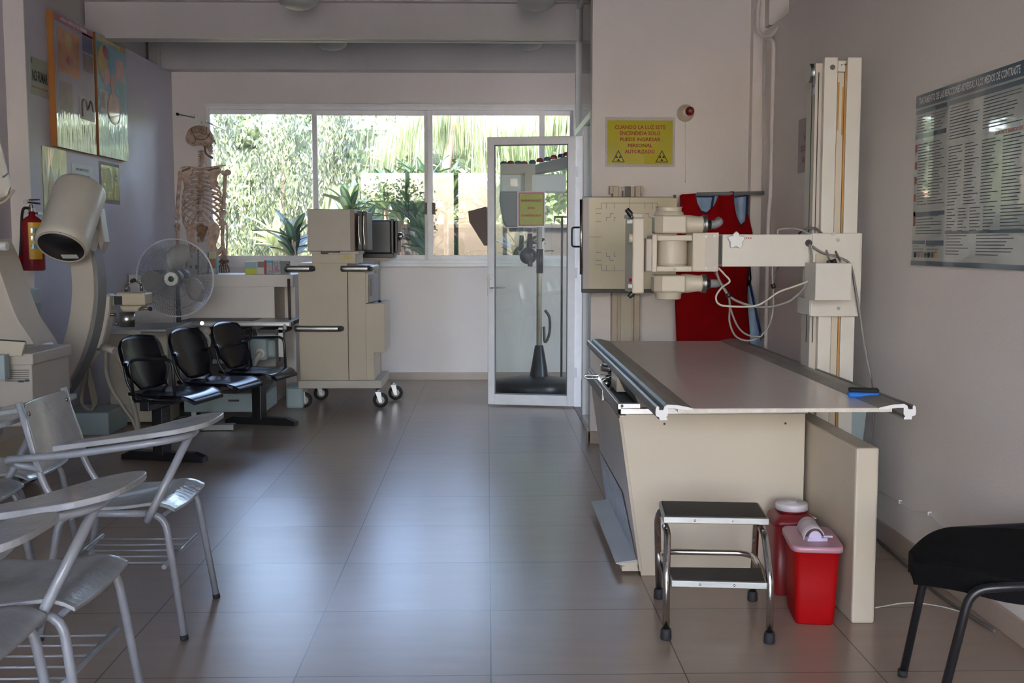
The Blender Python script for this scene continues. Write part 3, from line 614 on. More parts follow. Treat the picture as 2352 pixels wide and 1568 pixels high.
# base cabinet, left face leans inward at the floor
yb0, yb1 = 4.27, 5.46
cs = [(.525, .655), (.613, 0), (1.26, 0), (1.26, .655)]
part(MB(CREAML).prism([V((x, yb0, z)) for x, z in cs], (0, .012, 0)), 'front_panel', r, .002)
part(MB(CREAMG).prism([V((x+.012, yb0+.012, z)) for x, z in cs[:2]]+[V((1.255, yb0+.012, 0)), V((1.255, yb0+.012, .65))], (0, yb1-yb0, 0)), 'base_cabinet', r, .002)
sp = mat('worn_side_panel', (.50, .43, .34), .34, var=.10, vs=4)
d = V((.012, 0, 0)); m = MB(sp); q = [V((.518, yb0-.004, .64)), V((.606, yb0-.004, .02)), V((.606, yb1, .02)), V((.518, yb1, .64))]; m.prism(q, d); part(m, 'side_panel', r, .001, label='greyish leaning left panel of the base')
m = MB(mat('scuffed_metal', (.34, .32, .30), .3, metal=.5, var=.3, vs=14)); q = [V((.5635, yb0+.25, .28)), V((.6025, yb0-.002, .02)), V((.6025, yb1, .02)), V((.5635, yb1, .28))]; m.prism(q, V((.002, 0, 0))); part(m, 'scuff_plate', r)
part(MB(CREAML).box(.52, .545, yb0-.02, yb1, .642, .652), 'panel_lip', r, .002)
m = MB(BLACK)
for p_ in ((1526, 973), (1804, 972)):
    p = W(p_[0], p_[1], yb0-.0005); m.cyl(p, p+V((0, -.002, 0)), .0045, n=8)
part(m, 'screw_hole', r)
m = MB(CREAML).box(1.272, 1.352, 3.70, 4.95, 0.0, .622); part(m, 'end_panel', r, .008)
# foot bar
m = MB(FOOTG).prism([V((.515, 4.29, .048)), V((.602, 4.29, .060)), V((.602, 4.29, .052)), V((.515, 4.29, .042))], (0, 1.05, 0)); ft = part(m, 'foot_bar', r)
m = MB(CREAML).prism([V((.515, 4.288, .044)), V((.602, 4.288, .052)), V((.602, 4.288, .020))], (0, .012, 0)).box(.54, .62, 4.3, 5.34, .010, .03); part(m, 'foot_bar_bracket', ft)
# carriage between base and top
part(MB(STEEL).box(.51, 1.262, yb0-.03, yb0+.0, .657, .680).box(.51, .525, yb0-.03, yb1, .657, .70).box(.51, .60, yb0-.028, yb0, .68, .70), 'guide_rail', r, .002)
part(MB(BLACK).cyl((.527, yb0-.0285, .69), (.527, yb0-.031, .69), .006, n=10), 'guide_screw', r)
part(MB(DARK).box(.525, 1.25, yb0, yb1, .652, .668), 'base_top', r)
m = MB(DARKB); m.prism([V((.575, 4.25, .735)), V((.60, 4.25, .682)), V((.72, 4.25, .682)), V((.72, 4.25, .735))], (0, 1.2, 0)).box(.62, 1.34, 4.3, 5.5, .70, .764); part(m, 'carriage', r, .002)
m = MB(CREAML).box(.565, .70, 4.75, 4.95, .675, .755); part(m, 'bucky_box', r, .004)
m = MB(CHROME).cyl((.53, 5.02, .70), (.53, 5.06, .70), .02, n=14).ball((.545, 4.98, .685), .02).tube(fil([(.535, 5.0, .672), (.56, 4.92, .665), (.59, 4.90, .69)], .01), .004, 6); m.cyl((.575, 5.05, .735), (.575, 5.05, .765), .05, n=20)
part(m, 'lock_knob', r)
hp = [W(1405, 857, 5.05), W(1384, 862, 5.05), W(1350, 861, 5.05), W(1343, 864, 5.05), W(1350, 869, 5.05), W(1390, 868, 5.05), W(1410, 862, 5.05)]
part(MB(CHROME).tube(cat(hp, 4), .004, 8), 'tray_handle', r)
part(MB(SATIN).obox((.512, 5.15, .655), (.012, .7, .05), Rx(0)), 'tray_edge', r, .002)
# chalkboard eraser
c = WZ(1983, 912, ZT); r = thing('board_eraser', 'blue and black felt board eraser lying on the table top', 'eraser', c)
R3 = Rz(-14); part(MB(BLUEP).obox(c+V((0, 0, .010)), (.108, .055, .02), R3), 'felt_pad', r, .008); part(MB(mat('eraser_black', (.015, .015, .015), .8)).obox(c+V((0, 0, .026)), (.104, .051, .013), R3), 'eraser_back', r, .006)

# ================================================================== two-step stool
r = thing('step_stool', 'chrome two-step stool with black treads in front of the table', 'stool', (.78, 3.75, 0))
FL, FR, BL, BR = V((.598, 3.565, 0)), V((.937, 3.523, 0)), V((.640, 3.99, 0)), V((.985, 3.955, 0))
ZS = .385; tFL, tFR, tBL, tBR = V((.600, 3.66, ZS)), V((.955, 3.625, ZS)), V((.620, 3.885, ZS)), V((.975, 3.85, ZS))
SM = lambda F, T: fil([F+V((0, 0, .03)), V((F.x, F.y+.005, .215)), T+V((0, -.02, -.04)), T+V((0, .03, -.03))], .03)
for F_, T_ in ((FL, tFL), (FR, tFR)):
    part(MB(CHROME).tube(SM(F_, T_+V((.012 if F_ is FL else -.02, 0, 0))), .0125, 12), 'leg', r); part(MB(RUB).lathe([(.017, 0), (.019, .004), (.018, .03), (.015, .038)], F_), 'rubber_foot', r)
for F_, T_ in ((BL, tBL), (BR, tBR)):
    part(MB(CHROME).tube(fil([F_+V((0, 0, .03)), V((T_.x, T_.y+.03, .33)), V((T_.x, T_.y-.04, .365))], .05), .0125, 12), 'leg', r); part(MB(RUB).lathe([(.017, 0), (.019, .004), (.018, .03), (.015, .038)], F_), 'rubber_foot', r)
def tread(a, b, c_, d_, z, th=.022):
    up = V((0, 0, 1)); P = [V((p.x, p.y, z-th)) for p in (a, b, d_, c_)]
    t = part(MB(SATIN).prism(P, up*th), 'step', r, .002)
    ce = sum(P, V())/4; Q = [ce+(p-ce)*.955 for p in P]; part(MB(mat('tread_rubber', (.03, .027, .025), .6, bump=.2, bs=120)).prism([V((q.x, q.y, z)) for q in Q], up*.003), 'tread', t)
    s_ = MB(CHROME)
    for k in (.3, .66):
        p = P[0].lerp(P[1], k); s_.ball(V((p.x, p.y-.001, z-th/2)), (.004, .002, .004), 8, 5)
    part(s_, 'screw', t)
tread(tFL, tFR, tBL, tBR, .395)
lF, lR = V((.612, 3.555, 0)), V((.925, 3.520, 0)); tread(lF, lR, V((.615, 3.70, 0)), V((.950, 3.68, 0)), .205)
part(MB(CHROME).tube(fil([V((.60, 3.575, .19)), V((.625, 3.92, .20)), V((.965, 3.89, .20)), V((.94, 3.55, .185))], .07), .011, 10), 'brace', r)

# ================================================================== sharps bins
def bin_(c, wx, wy, h, taper, mt, R, name, label):
    r = thing(name, label, 'bin', c); rings = []
    for z, k in ((0, taper*.97), (.006, taper), (h, 1)):
        rg = []; n = 32
        for i in range(n):
            a = 6.28318*i/n; ca, sa = math.cos(a), math.sin(a); e = .28
            rg.append(V(c)+R @ V((wx/2*k*math.copysign(abs(ca)**e, ca), wy/2*k*math.copysign(abs(sa)**e, sa), z)))
        rings.append(rg)
    part(MB(mt).loft(rings), 'body', r); return r, rings
c = V((1.155, 3.80, 0)); R3 = Rz(-7); r, rg = bin_(c, .160, .26, .272, .86, REDP, R3, 'sharps_container', 'open-top red sharps container with domed clear lid chute, nearer one')
lid = [V((p.x, p.y, 0))*1 for p in rg[2]]; lr = [[V(c)+(V((p.x, p.y, 0))-V((c.x, c.y, 0)))*k+V((0, 0, z)) for p in rg[2]] for z, k in ((.266, 1.12), (.281, 1.12), (.286, 1.08))]
ld = part(MB(REDLID).loft(lr), 'lid', r)
def dome(u, v):
    a = math.pi*u; x = -.038*math.cos(a); z = .286+.046*math.sin(a); y = -.055+.155*v; return c+R3 @ V((x, y, z)), R3 @ V((math.cos(a)*-1, 0, math.sin(a)))
part(MB(CLID).shell(dome, 14, 3, .003), 'chute', ld, label='clear frosted half-round chute'); k_ = MB(mat('lilac_plastic', (.55, .48, .66), .3)); k_.cyl(c+R3 @ V((0, -.06, .30)), c+R3 @ V((0, -.068, .30)), .022, n=18).box(c.x-.035, c.x+.035, c.y-.068, c.y-.04, .286, .297).obox(c+R3 @ V((.045, -.06, .303)), (.03, .012, .006), R3)
part(k_, 'chute_flap', ld)
c = V((1.165, 4.10, 0)); r, rg = bin_(c, .165, .20, .265, .96, REDPOLY, Rz(-3), 'sharps_container', 'dull red sharps container with round clear screw lid, against the table base')
rr = [[c+(V((p.x, p.y, 0))-V((c.x, c.y, 0)))*k+V((0, 0, z)) for p in rg[2]] for z, k in ((.262, .995), (.285, .93), (.303, .66))]
part(MB(REDPOLY).loft(rr), 'shoulder', r); part(MB(REDPOLY).lathe([(.052, .30), (.052, .32)], c), 'neck', r); part(MB(mat('frosted_lid', (.62, .58, .60), .35)).lathe([(.061, .312), (.061, .334), (.057, .338), (.02, .336), (.018, .342), (.0, .342)], c), 'lid', r)
part(MB(PAPER).obox(c+V((.068, -.03, .2845)), (.03, .03, .003), Rz(10)), 'label', r)

# ================================================================== black chair, lower right
cc = V((1.475, 2.925, 0)); BC = thing('visitor_chair', 'black upholstered chair with tube frame, cut by the right edge', 'chair', cc); ba = math.radians(166.5)
CM = Matrix.Translation(cc) @ Matrix.Rotation(ba, 4, 'Z')     # local: faces +x
def cpart(mb, name):
    for i, v in enumerate(mb.v): mb.v[i] = CM @ v
    return part(mb, name, BC)
def cushion(u, v):
    x = -.20+.49*v; hw = .275*(1-.25*max(0, .35-v)/.35)*(1-.80*(max(0, v-.42)/.58)**2.6); y = (u-.5)*2*hw
    z = .505-.02*math.sin(math.pi*v)-.05*max(0, (v-.7)/.3)**2*1.0-.012*(abs(u-.5)*2)**4; return V((x, y, z)), V((0, 0, 1))
cpart(MB(BLACKM).shell(cushion, 28, 40, .06), 'seat')
cpart(MB(BLACK).box(-.2, .12, -.2, .2, .415, .435), 'seat_pan')
def cback(u, v):
    z = .60+.30*v; hw = .22*(1-.15*v*v); y = (u-.5)*2*hw; x = -.145-.04*v-.03*(1-(abs(u-.5)*2)**2); return V((x, y, z)), V((1, 0, .2))
cpart(MB(BLACKM).shell(cback, 12, 10, .035), 'backrest')
for s in (-1, 1):
    cpart(MB(BLACK).tube(fil([(.265, s*.255, .01), (.185, s*.283, .45), (-.12, s*.283, .485)], .05), .0125), 'leg')
    cpart(MB(BLACK).tube(fil([(-.20, s*.245, .01), (-.06, s*.245, .40), (-.17, s*.22, .62)], .06), .0125), 'leg')
    cpart(MB(RUB).lathe([(.0145, 0), (.0145, .02)], (.267, s*.255, 0)), 'leg_cap'); cpart(MB(RUB).lathe([(.0145, 0), (.0145, .02)], (-.202, s*.245, 0)), 'leg_cap')
cpart(MB(BLACK).tube(cat([(-.18, -.2, .46), (-.20, -.1, .50), (-.21, 0, .51), (-.20, .1, .50), (-.18, .2, .46)]), .011), 'back_hoop')
cpart(MB(BLACK).cyl((.0, -.245, .43), (.0, .245, .43), .01, n=8).ball((.06, -.27, .425), .016), 'cross_bar')
# ================================================================== X-ray tube column
CY0 = 4.64
r = thing('xray_tube_stand', 'off-white floor column carrying the X-ray tube head over the table', 'x-ray machine', (1.5, 4.75, 0))
a = W(1888, 131, CY0); b = W(1977, 131, CY0); x0, x1, zt = 1.415, 1.572, a.z
yb_ = CY0+.15
m = MB(OFFW).box(x0, x0+.056, CY0, yb_, .12, zt).box(x1-.060, x1, CY0, yb_, .12, zt).box(x0+.05, x1-.05, CY0+.03, yb_, .12, zt-.012); part(m, 'column', r, .003)
m = MB(CREAML).box(x0+.062, x1-.068, CY0+.018, CY0+.032, .12, zt-.06); st = part(m, 'guide_strip', r)
m = MB(RUST).box(x1-.0665, x1-.0605, CY0+.012, CY0+.03, .12, zt-.02).box(x0+.0585, x0+.0615, CY0+.02, CY0+.03, .12, 1.9).box(x0+.063, x0+.070, CY0+.0172, CY0+.0182, 1.80, 2.0).box(x1-.075, x1-.069, CY0+.0172, CY0+.0182, 1.78, 1.98); part(m, 'rust_streak', r, label='orange rust running down the guide gap')
m = MB(OFFW).box(x0+.060, x1-.062, CY0+.012, CY0+.05, zt-.058, zt-.012); part(m, 'top_plate', r, .002)
m = MB(DARKB).cyl((x0+.033, CY0-.003, zt-.042), (x0+.033, CY0, zt-.042), .011, n=14).cyl((x0+.075, CY0+.009, zt-.03), (x0+.075, CY0+.012, zt-.03), .003, n=8).box(x0+.085, x0+.098, CY0+.0105, CY0+.012, zt-.030, zt-.026); part(m, 'bolt', r)
m = MB(CREAMG).box(x0-.030, x0, CY0+.025, yb_, .12, zt-.02); part(m, 'side_channel', r, .003)
part(MB(STEEL).cyl((x0-.045, CY0+.08, zt-.055), (x0-.001, CY0+.08, zt-.055), .04, n=20), 'pulley', r)
part(MB(DARK).cyl((x0-.038, CY0+.045, zt-.06), (x0-.038, CY0+.045, .9), .0018, n=6).cyl((x0-.018, CY0+.02, zt-.06), (x0-.018, CY0+.02, .9), .0018, n=6), 'lift_wire', r)
m = MB(PAPER).box(x0-.0312, x0-.030, CY0+.03, CY0+.085, zt-.15, zt-.105); m.mat(CYAN).box(x0-.0318, x0-.031, CY0+.03, CY0+.06, zt-.118, zt-.107); part(m, 'label', r)
# carriage, arm
ya = CY0-.035
m = MB(OFFW).pbox(1862, 535, 1978, 727, ya, .03); m.box(x0-.05, x0-.002, ya+.004, yb_, W(0, 727, ya).z, W(0, 700, ya).z+.02).box(x0-.05, x0-.002, ya+.004, yb_, W(0, 612, ya).z, W(0, 536, ya).z).box(x1+.001, x1+.012, ya+.004, yb_, W(0, 727, ya).z, W(0, 535, ya).z); part(m, 'carriage', r, .004)
m = MB(OFFW).pbox(1872, 604, 1957, 690, ya-.16, .155); part(m, 'control_box', r, .003)
m = MB(CREAML).pbox(1874, 583, 1925, 604, ya-.01, .01); part(m, 'bracket', r, .001)
m = MB(SATIN)
for p_ in ((1925, 551), (1914, 537), (1926, 708), (1887, 590)):
    p = W(p_[0], p_[1], ya-.001); m.cyl(p+V((0, -.003, 0)), p+V((0, .001, 0)), .007, n=12)
part(m, 'bolt', r)
ar = W(1658, 612, ya+.01); ar2 = W(1880, 538, ya+.01)
m = MB(OFFW).box(ar.x, 1.40, ya+.005, ya+.16, ar.z, ar2.z); arm = part(m, 'arm', r, .003)
p = W(1858, 558, ya); part(MB(BLACK).cyl(p+V((0, .001, 0)), p+V((0, .007, 0)), .015, n=18), 'cable_port', arm)
p = W(1689, 552, ya); st_ = []
for i in range(20):
    a = 6.28318*i/20+.3; q = .032+.007*math.cos(5*(a-.3)); st_.append(p+V((q*math.cos(a), -.022, q*math.sin(a))))
m = MB(WHITE).prism(st_, (0, .016, 0)); m.cyl(p+V((0, -.008, 0)), p+V((0, .006, 0)), .014, n=12); part(m, 'star_knob', arm, .004)
m = MB(INKR)
for i, x in enumerate(range(1703, 1726, 5)): m.pbox(x, 545, x+3, 548, ya+.004, .0005)
part(m, 'worn_marking', arm)
part(MB(DARK).box(W(1648, 0, ya).x, ar.x, ya+.03, ya+.14, ar.z+.01, ar2.z-.005), 'turntable', r)
# ---- tube head
YH = ya-.02
def hp_(mb, name, bev=.004, lab=None): return part(mb, name, r, bev, lab)
m = MB(CREAML).pbox(1590, 534, 1652, 624, YH-.02, .17); hp_(m, 'yoke_block', .006)
m = MB(CREAMG).pbox(1619, 534, 1651, 623, YH-.021, .001); m2 = MB(SATIN)
for p_ in ((1622, 543), (1641, 542), (1622, 616), (1642, 614)):
    p = W(p_[0], p_[1], YH-.021); m2.cyl(p, p+V((0, -.003, 0)), .005, n=10)
hp_(m, 'face_plate', .001); hp_(m2, 'bolt', 0)
hp_(MB(CREAML).pbox(1506, 540, 1592, 553, YH, .14), 'yoke_arm'); hp_(MB(CREAML).pbox(1506, 611, 1592, 624, YH, .14), 'yoke_arm')
hp_(MB(CREAML).pbox(1497, 538, 1510, 625, YH-.01, .16), 'yoke_plate'); p = W(1550, 618, YH-.001); hp_(MB(BRASS).cyl(p, p+V((0, -.002, 0)), .006, n=10), 'port')
def vax(px, p0, p1, rad, Y, prof=None, mt=CREAML, name='housing', n=22):
    a = W(px, p0, Y); b_ = W(px, p1, Y); return hp_(MB(mt).cyl(b_, V((b_.x, Y, a.z)), rad, n=n), name, .003)
YC = YH+.075
vax(1542, 552, 613, .066, YC, name='tube_housing')
vax(1542, 605, 609, .068, YC, mt=CREAMG, name='housing_band')
def lobe(sgn):
    # sgn +1 upper lobe, -1 lower lobe
    yy = (494, 536) if sgn > 0 else (632, 671)
    m = MB(CREAML); x0_, x1_ = W(1506, 0, YC).x, W(1577, 0, YC).x; z0_, z1_ = W(0, yy[1], YC).z, W(0, yy[0], YC).z
    rr = []
    for i in range(8): pass
    ct = [( .0, -.062), (.035, -.085), (1, -.085)]
    poly = [V((x0_, YC-.045, z0_)), V((x0_+.030, YC-.078, z0_)), V((x1_, YC-.078, z0_)), V((x1_, YC+.07, z0_)), V((x0_+.02, YC+.07, z0_)), V((x0_, YC+.04, z0_))]
    m.prism(poly, (0, 0, z1_-z0_)); hp_(m, 'end_housing', .008)
    cx = W(1543, 0, YC).x
    if sgn > 0: za, zb = z1_, W(0, 474, YC).z; pr_ = [(.066, 0), (.060, (zb-za)*.35), (.052, (zb-za)*.5), (.053, (zb-za)*.9), (.057, (zb-za)*.92), (.057, zb-za)]
    else: za, zb = z0_, W(0, 689, YC).z; pr_ = [(.066, 0), (.056, (zb-za)*.3), (.054, (zb-za)*.9), (.046, zb-za)]
    hp_(MB(CREAML).lathe(pr_, (cx, YC, za), n=24), 'end_cap', .001)
    zc = (z0_+z1_)/2; hx0 = x1_-.01
    pf = [(.040, 0), (.040, .03), (.034, .075), (.036, .078), (.036, .088)]
    hp_(MB(CREAML).lathe(pf, (hx0, YC-.02, zc), (1, 0, 0), 20), 'cable_receptacle', 0)
    hp_(MB(SATIN).lathe([(.037, .086), (.040, .088), (.040, .094), (.037, .096), (.040, .098), (.040, .104), (.034, .106)], (hx0, YC-.02, zc), (1, 0, 0), 20), 'ring_nut', 0)
    hp_(MB(BLACK).lathe([(.022, .10), (.022, .122)], (hx0, YC-.02, zc), (1, 0, 0), 16), 'cable_collar', 0)
    q = V((hx0+.12, YC-.02, zc))
    if sgn > 0: pp = [q, q+V((.02, 0, .0)), q+V((.038, 0, .010)), q+V((.040, .03, .018))]
    else: pp = [q, q+V((.03, 0, 0)), q+V((.044, 0, .002))]
    hp_(MB(MID).tube(cat(pp, 5), [.019-.003*i/(5*(len(pp)-1)) for i in range(5*(len(pp)-1)+1)], 12), 'cable_elbow', 0)
lobe(1); lobe(-1)
hp_(MB(CREAMG).pbox(1482, 547, 1500, 624, YH, .15), 'collimator', .006)
m = MB(CREAML).pbox(1452, 500, 1481, 674, YH-.075, .25); hp_(m, 'control_panel', .006)
m = MB(CREAMG).pbox(1449, 490, 1477, 500, YH-.06, .22); hp_(m, 'panel_lip', .003)
for (a, b_) in (((1455, 500), (1439, 480)), ((1458, 668), (1444, 682))):
    A_ = W(a[0], a[1], YH-.05); B_ = W(b_[0], b_[1], YH-.05); hp_(MB(BLACK).tube([A_, A_.lerp(B_, .5), B_], [.010, .012, .010], 12), 'grip_handle', .002)
for p_ in ((1447, 509), (1449, 657)):
    p = W(p_[0], p_[1], YH-.06); hp_(MB(WHITE).cyl(p+V((-.012, 0, 0)), p+V((.012, 0, 0)), .009, n=8), 'adjust_knob', 0)
p = W(1448, 547, YH-.05); hp_(MB(CREAML).cyl(p+V((-.008, 0, 0)), p+V((.01, 0, 0)), .021, n=18), 'dial', 0)
p = W(1449, 643, YH-.05); hp_(MB(REDP).cyl(p+V((-.006, 0, 0)), p+V((.01, 0, 0)), .007, n=12), 'indicator', 0)
# cables
def cab(pts, mt, rad, name='cable', Y=None, par=None):
    P = []
    for q in pts: P.append(W(q[0], q[1], q[2] if len(q) > 2 else Y))
    return part(MB(mt).tube(cat(P, 7), rad, 8), name, par or r)
Yc = ya-.03
cab([(1645, 622), (1655, 650), (1676, 680), (1700, 694), (1735, 704), (1775, 703), (1815, 690), (1845, 662), (1860, 625), (1864, 590), (1859, 560, ya+.0)], CABG, .0050, Y=Yc)
cab([(1650, 615), (1664, 630), (1676, 646), (1658, 660), (1645, 680), (1650, 697), (1672, 703), (1730, 703), (1760, 690), (1790, 670), (1850, 648), (1900, 620), (1922, 600, ya-.1)], CABW, .0040, Y=Yc-.02)
cab([(1642, 625), (1660, 655), (1674, 682), (1680, 715), (1695, 750), (1715, 768), (1745, 773), (1752, 765)], CABG, .0038, Y=Yc+.03)
cab([(1640, 622), (1658, 652), (1672, 676), (1676, 705), (1676, 740), (1690, 772), (1718, 782), (1745, 772), (1765, 750), (1775, 715), (1776, 670), (1774, 640), (1774, 612)], CABG, .0040, Y=Yc+.05)
cab([(1774, 655), (1778, 640), (1785, 618), (1788, 610)], CABB, .004, Y=ya+.12)
cab([(1786, 537), (1788, 528), (1810, 524), (1840, 528), (1870, 545), (1895, 570), (1906, 600, ya-.12)], CABG, .0048, Y=ya+.02)
cab([(1835, 536, ya+.1), (1850, 526), (1870, 524), (1890, 538), (1915, 570), (1930, 600, ya-.12)], CABB, .0048, Y=ya+.03)
cab([(1866, 565, ya), (1885, 578), (1905, 585), (1930, 592), (1950, 603), (1958, 622), (1965, 660), (1975, 720), (1985, 790), (2000, 868)], CABG, .0045, Y=ya-.02)
cab([(1866, 568, ya), (1890, 582), (1920, 588), (1945, 600), (1955, 615), (1962, 650), (1972, 715), (1985, 785), (2003, 880), (2007, 930), (2003, 990), (1994, 1026)], CABB, .0035, Y=ya-.015)
m = MB(BLACK)
for p_, y_ in (((1673, 677), Yc), ((1749, 769), Yc+.04), ((1776, 656), Yc+.05), ((1916, 600), ya-.12), ((1905, 602), ya-.12)):
    p = W(p_[0], p_[1], y_); part(MB(BLACK).cyl(p+V((-.004, 0, .008)), p+V((.004, 0, -.010)), .010, n=10), 'cable_tie', r)
# column foot
m = MB(PGREEN)
zz = W(0, 945, 4.95).z; prof_ = fil([V((1.36, 4.86, .02)), V((1.36, 4.86, .60)), V((1.715, 4.86, .60)), V((1.70, 4.86, .42)), V((1.64, 4.86, .30)), V((1.60, 4.86, .02))], .04)
m.prism(prof_, (0, .20, 0)); part(m, 'column_foot', r, .004)
part(MB(PGREEN).box(1.39, 1.60, 4.60, 4.86, .0, .13), 'base_plate', r, .006)

# ================================================================== wall bucky
YW = 7.165
r = thing('wall_bucky', 'wall-mounted cassette holder with square cream face and printed grid marks', 'x-ray machine', (.98, YW, 0))
m = MB(CREAM).pbox(1408, 427, 1472, 800, YW-.09, .02); a = W(1408, 427, YW-.09); b = W(1472, 427, YW-.09)
m = MB(CREAM).box(a.x, a.x+.035, YW-.09, YW, .06, a.z).box(b.x-.035, b.x, YW-.09, YW, .06, a.z).box(a.x+.035, b.x-.035, YW-.06, YW, .06, a.z-.005); part(m, 'column', r, .003)
part(MB(CREAML).box(a.x+.06, b.x-.055, YW-.075, YW-.06, .06, a.z-.01), 'guide_strip', r); part(MB(BLACK).pbox(1435, 428, 1449, 455, YW-.092, .002).pbox(1428, 438, 1432, 455, YW-.092, .002), 'slot', r)
part(MB(CREAM).box(a.x-.022, a.x+.002, YW-.10, YW-.03, a.z-.05, a.z).box(b.x-.002, b.x+.012, YW-.10, YW-.03, a.z-.05, a.z), 'end_bracket', r, .002)
YQ = 6.86; a = W(1338, 668, YQ); b = W(1555, 453, YQ)
part(MB(DARK).box(a.x+.002, b.x, YQ+.012, YQ+.12, a.z-.003, b.z+.004), 'holder_back', r, .003); part(MB(CREAM).box(a.x+.02, b.x-.02, YQ+.12, YW-.09, a.z+.1, b.z-.1), 'mount', r)
part(MB(DARK).box(a.x, b.x, YQ-.002, YQ+.10, a.z-.012, a.z+.012), 'bottom_edge', r, .002)
fc = mat('bucky_face', (.54, .465, .295), .25, var=.05, vs=4, coat=.6); face = part(MB(fc).box(a.x, b.x, YQ, YQ+.012, a.z+.012, b.z), 'face', r, .002)
part(MB(mat('pinkish_strip', (.50, .44, .42), .35)).box(a.x+.001, a.x+.038, YQ-.0012, YQ, a.z+.013, b.z-.001), 'side_strip', face)
part(MB(CHROME).cyl(W(1335, 458, YQ-.02), W(1335, 630, YQ-.02), .010, n=10), 'grab_bar', r)
m = MB(INKG); S = 1490/380.
def ln(x0, y0, x1, y1, wd_=1.0):
    q = [1320+x0/S, 400+y0/S, 1320+x1/S, 400+y1/S]
    if x0 == x1: m.pbox(q[0]-wd_/2, q[1], q[2]+wd_/2, q[3], YQ-.0008, .0006)
    else: m.pbox(q[0], q[1]-wd_/2, q[2], q[3]+wd_/2, YQ-.0008, .0006)
for l in ((242, 260, 745, 260), (242, 260, 242, 312), (190, 312, 242, 312), (190, 312, 190, 815), (190, 815, 242, 815), (242, 815, 242, 870), (242, 870, 515, 870), (745, 260, 745, 312), (745, 312, 797, 312), (797, 312, 797, 815), (745, 815, 797, 815), (745, 815, 745, 870), (600, 870, 745, 870),
          (492, 212, 492, 312), (75, 565, 242, 565), (492, 815, 492, 1000), (285, 260, 285, 310), (355, 260, 355, 310), (632, 260, 632, 312), (703, 260, 703, 312), (285, 818, 285, 868), (355, 818, 355, 868), (190, 352, 240, 352), (190, 425, 240, 425), (190, 705, 240, 705), (190, 775, 240, 775),
          (285, 388, 285, 420), (285, 388, 320, 388), (320, 354, 320, 388), (320, 354, 352, 354), (355, 388, 355, 425), (355, 388, 372, 388), (632, 354, 668, 354), (668, 354, 668, 388), (668, 388, 703, 388), (703, 388, 703, 425), (285, 705, 285, 740), (285, 740, 317, 740), (317, 740, 317, 775), (317, 775, 352, 775), (355, 705, 355, 740), (355, 740, 372, 740)): ln(*l)
part(m, 'grid_marks', face)
part(MB(BLACK).pbox(1548, 447, 1553, 455, YQ-.01, .03), 'latch', r)

# ================================================================== lead apron on its rack
YA = 7.02
r = thing('apron_rack', 'grey wall rail with round arm holding the lead apron', 'rack', W(1650, 444, YA))
part(MB(MID).cyl(W(1600, 446, YA), W(1755, 443, YA-.05), .012, n=12).cyl(W(1620, 446, YA), W(1620, 446, YW), .01, n=10), 'rail', r)
r = thing('lead_apron', 'red lead apron lined in light blue hanging behind the tube head', 'apron', W(1650, 780, YA))
# front: outline in photo pixels, cloth thickness and folds in depth
def cloth(poly, mt, Y, name, th=.012, fold=.012, fx=55.):
    import bmesh as bmx
    bm = bmx.new(); P = [W(x, y, Y) for x, y in poly]; vs = [bm.verts.new(p) for p in P]; f = bm.faces.new(vs); bm.normal_update(); bmx.ops.triangulate(bm, faces=[f])
    bmx.ops.subdivide_edges(bm, edges=bm.edges[:], cuts=6, use_grid_fill=True); bmx.ops.triangulate(bm, faces=bm.faces[:]); 
    for v in bm.verts: v.co.y += fold*math.sin(v.co.x*fx+v.co.z*4)+fold*.6*math.sin(v.co.x*fx*.43+2-v.co.z*3)
    mm = MB(mt); idx = {v: i for i, v in enumerate(bm.verts)}; A = [v.co.copy() for v in bm.verts]; B_ = [c+V((0, th, 0)) for c in A]; n = len(A)
    fs = [[idx[v] for v in f.verts] for f in bm.faces]; fs2 = [[n+i for i in f[::-1]] for f in fs]
    ed = [[idx[e.verts[0]], idx[e.verts[1]], n+idx[e.verts[1]], n+idx[e.verts[0]]] for e in bm.edges if len(e.link_faces) == 1]
    mm.add(A+B_, fs+fs2, True); o = len(mm.v)-2*n
    for e in ed: mm.f.append([o+i for i in e]); mm.mi.append(0); mm.sm.append(False)
    bm.free(); return part(mm, name, r)
cloth([(1562, 449), (1566, 446), (1597, 444), (1600, 466), (1610, 484), (1625, 487), (1640, 472), (1650, 452), (1657, 442), (1684, 439), (1686, 470), (1691, 498), (1702, 516), (1712, 508), (1717, 490), (1728, 535), (1722, 610), (1718, 680), (1722, 740), (1726, 800), (1555, 800), (1552, 700), (1556, 560), (1563, 500)], RED, YA-.03, 'front_panel')
cloth([(1592, 444), (1650, 443), (1655, 470), (1640, 520), (1600, 520)], BLUEF, YA+.03, 'lining', fold=.006, fx=110)
cloth([(1682, 441), (1720, 442), (1718, 500), (1706, 530), (1686, 525)], BLUEF, YA+.01, 'lining', fold=.006, fx=110)
cloth([(1712, 610), (1726, 650), (1742, 720), (1756, 800), (1716, 800)], BLUEF, YA+.0, 'lining', fold=.005, fx=110)
m = MB(NAVY)
for a_, b_, yy in (((1594, 452), (1640, 452), .028), ((1640, 444), (1634, 480), .024), ((1684, 453), (1716, 449), .006), ((1717, 443), (1714, 512), .002), ((1723, 655), (1752, 790), -.005)):
    part(MB(NAVY).tube([W(a_[0], a_[1], YA+yy), W(b_[0], b_[1], YA+yy)], .008, 8, ry=.004), 'binding', r)
m.tube(cat([W(1685, 441, YA-.037), W(1686, 470, YA-.037), W(1692, 500, YA-.037), W(1702, 518, YA-.037)]), .004, 6); m.tube(cat([W(1597, 444, YA-.037), W(1601, 468, YA-.037), W(1612, 486, YA-.037), W(1626, 488, YA-.037)]), .004, 6)
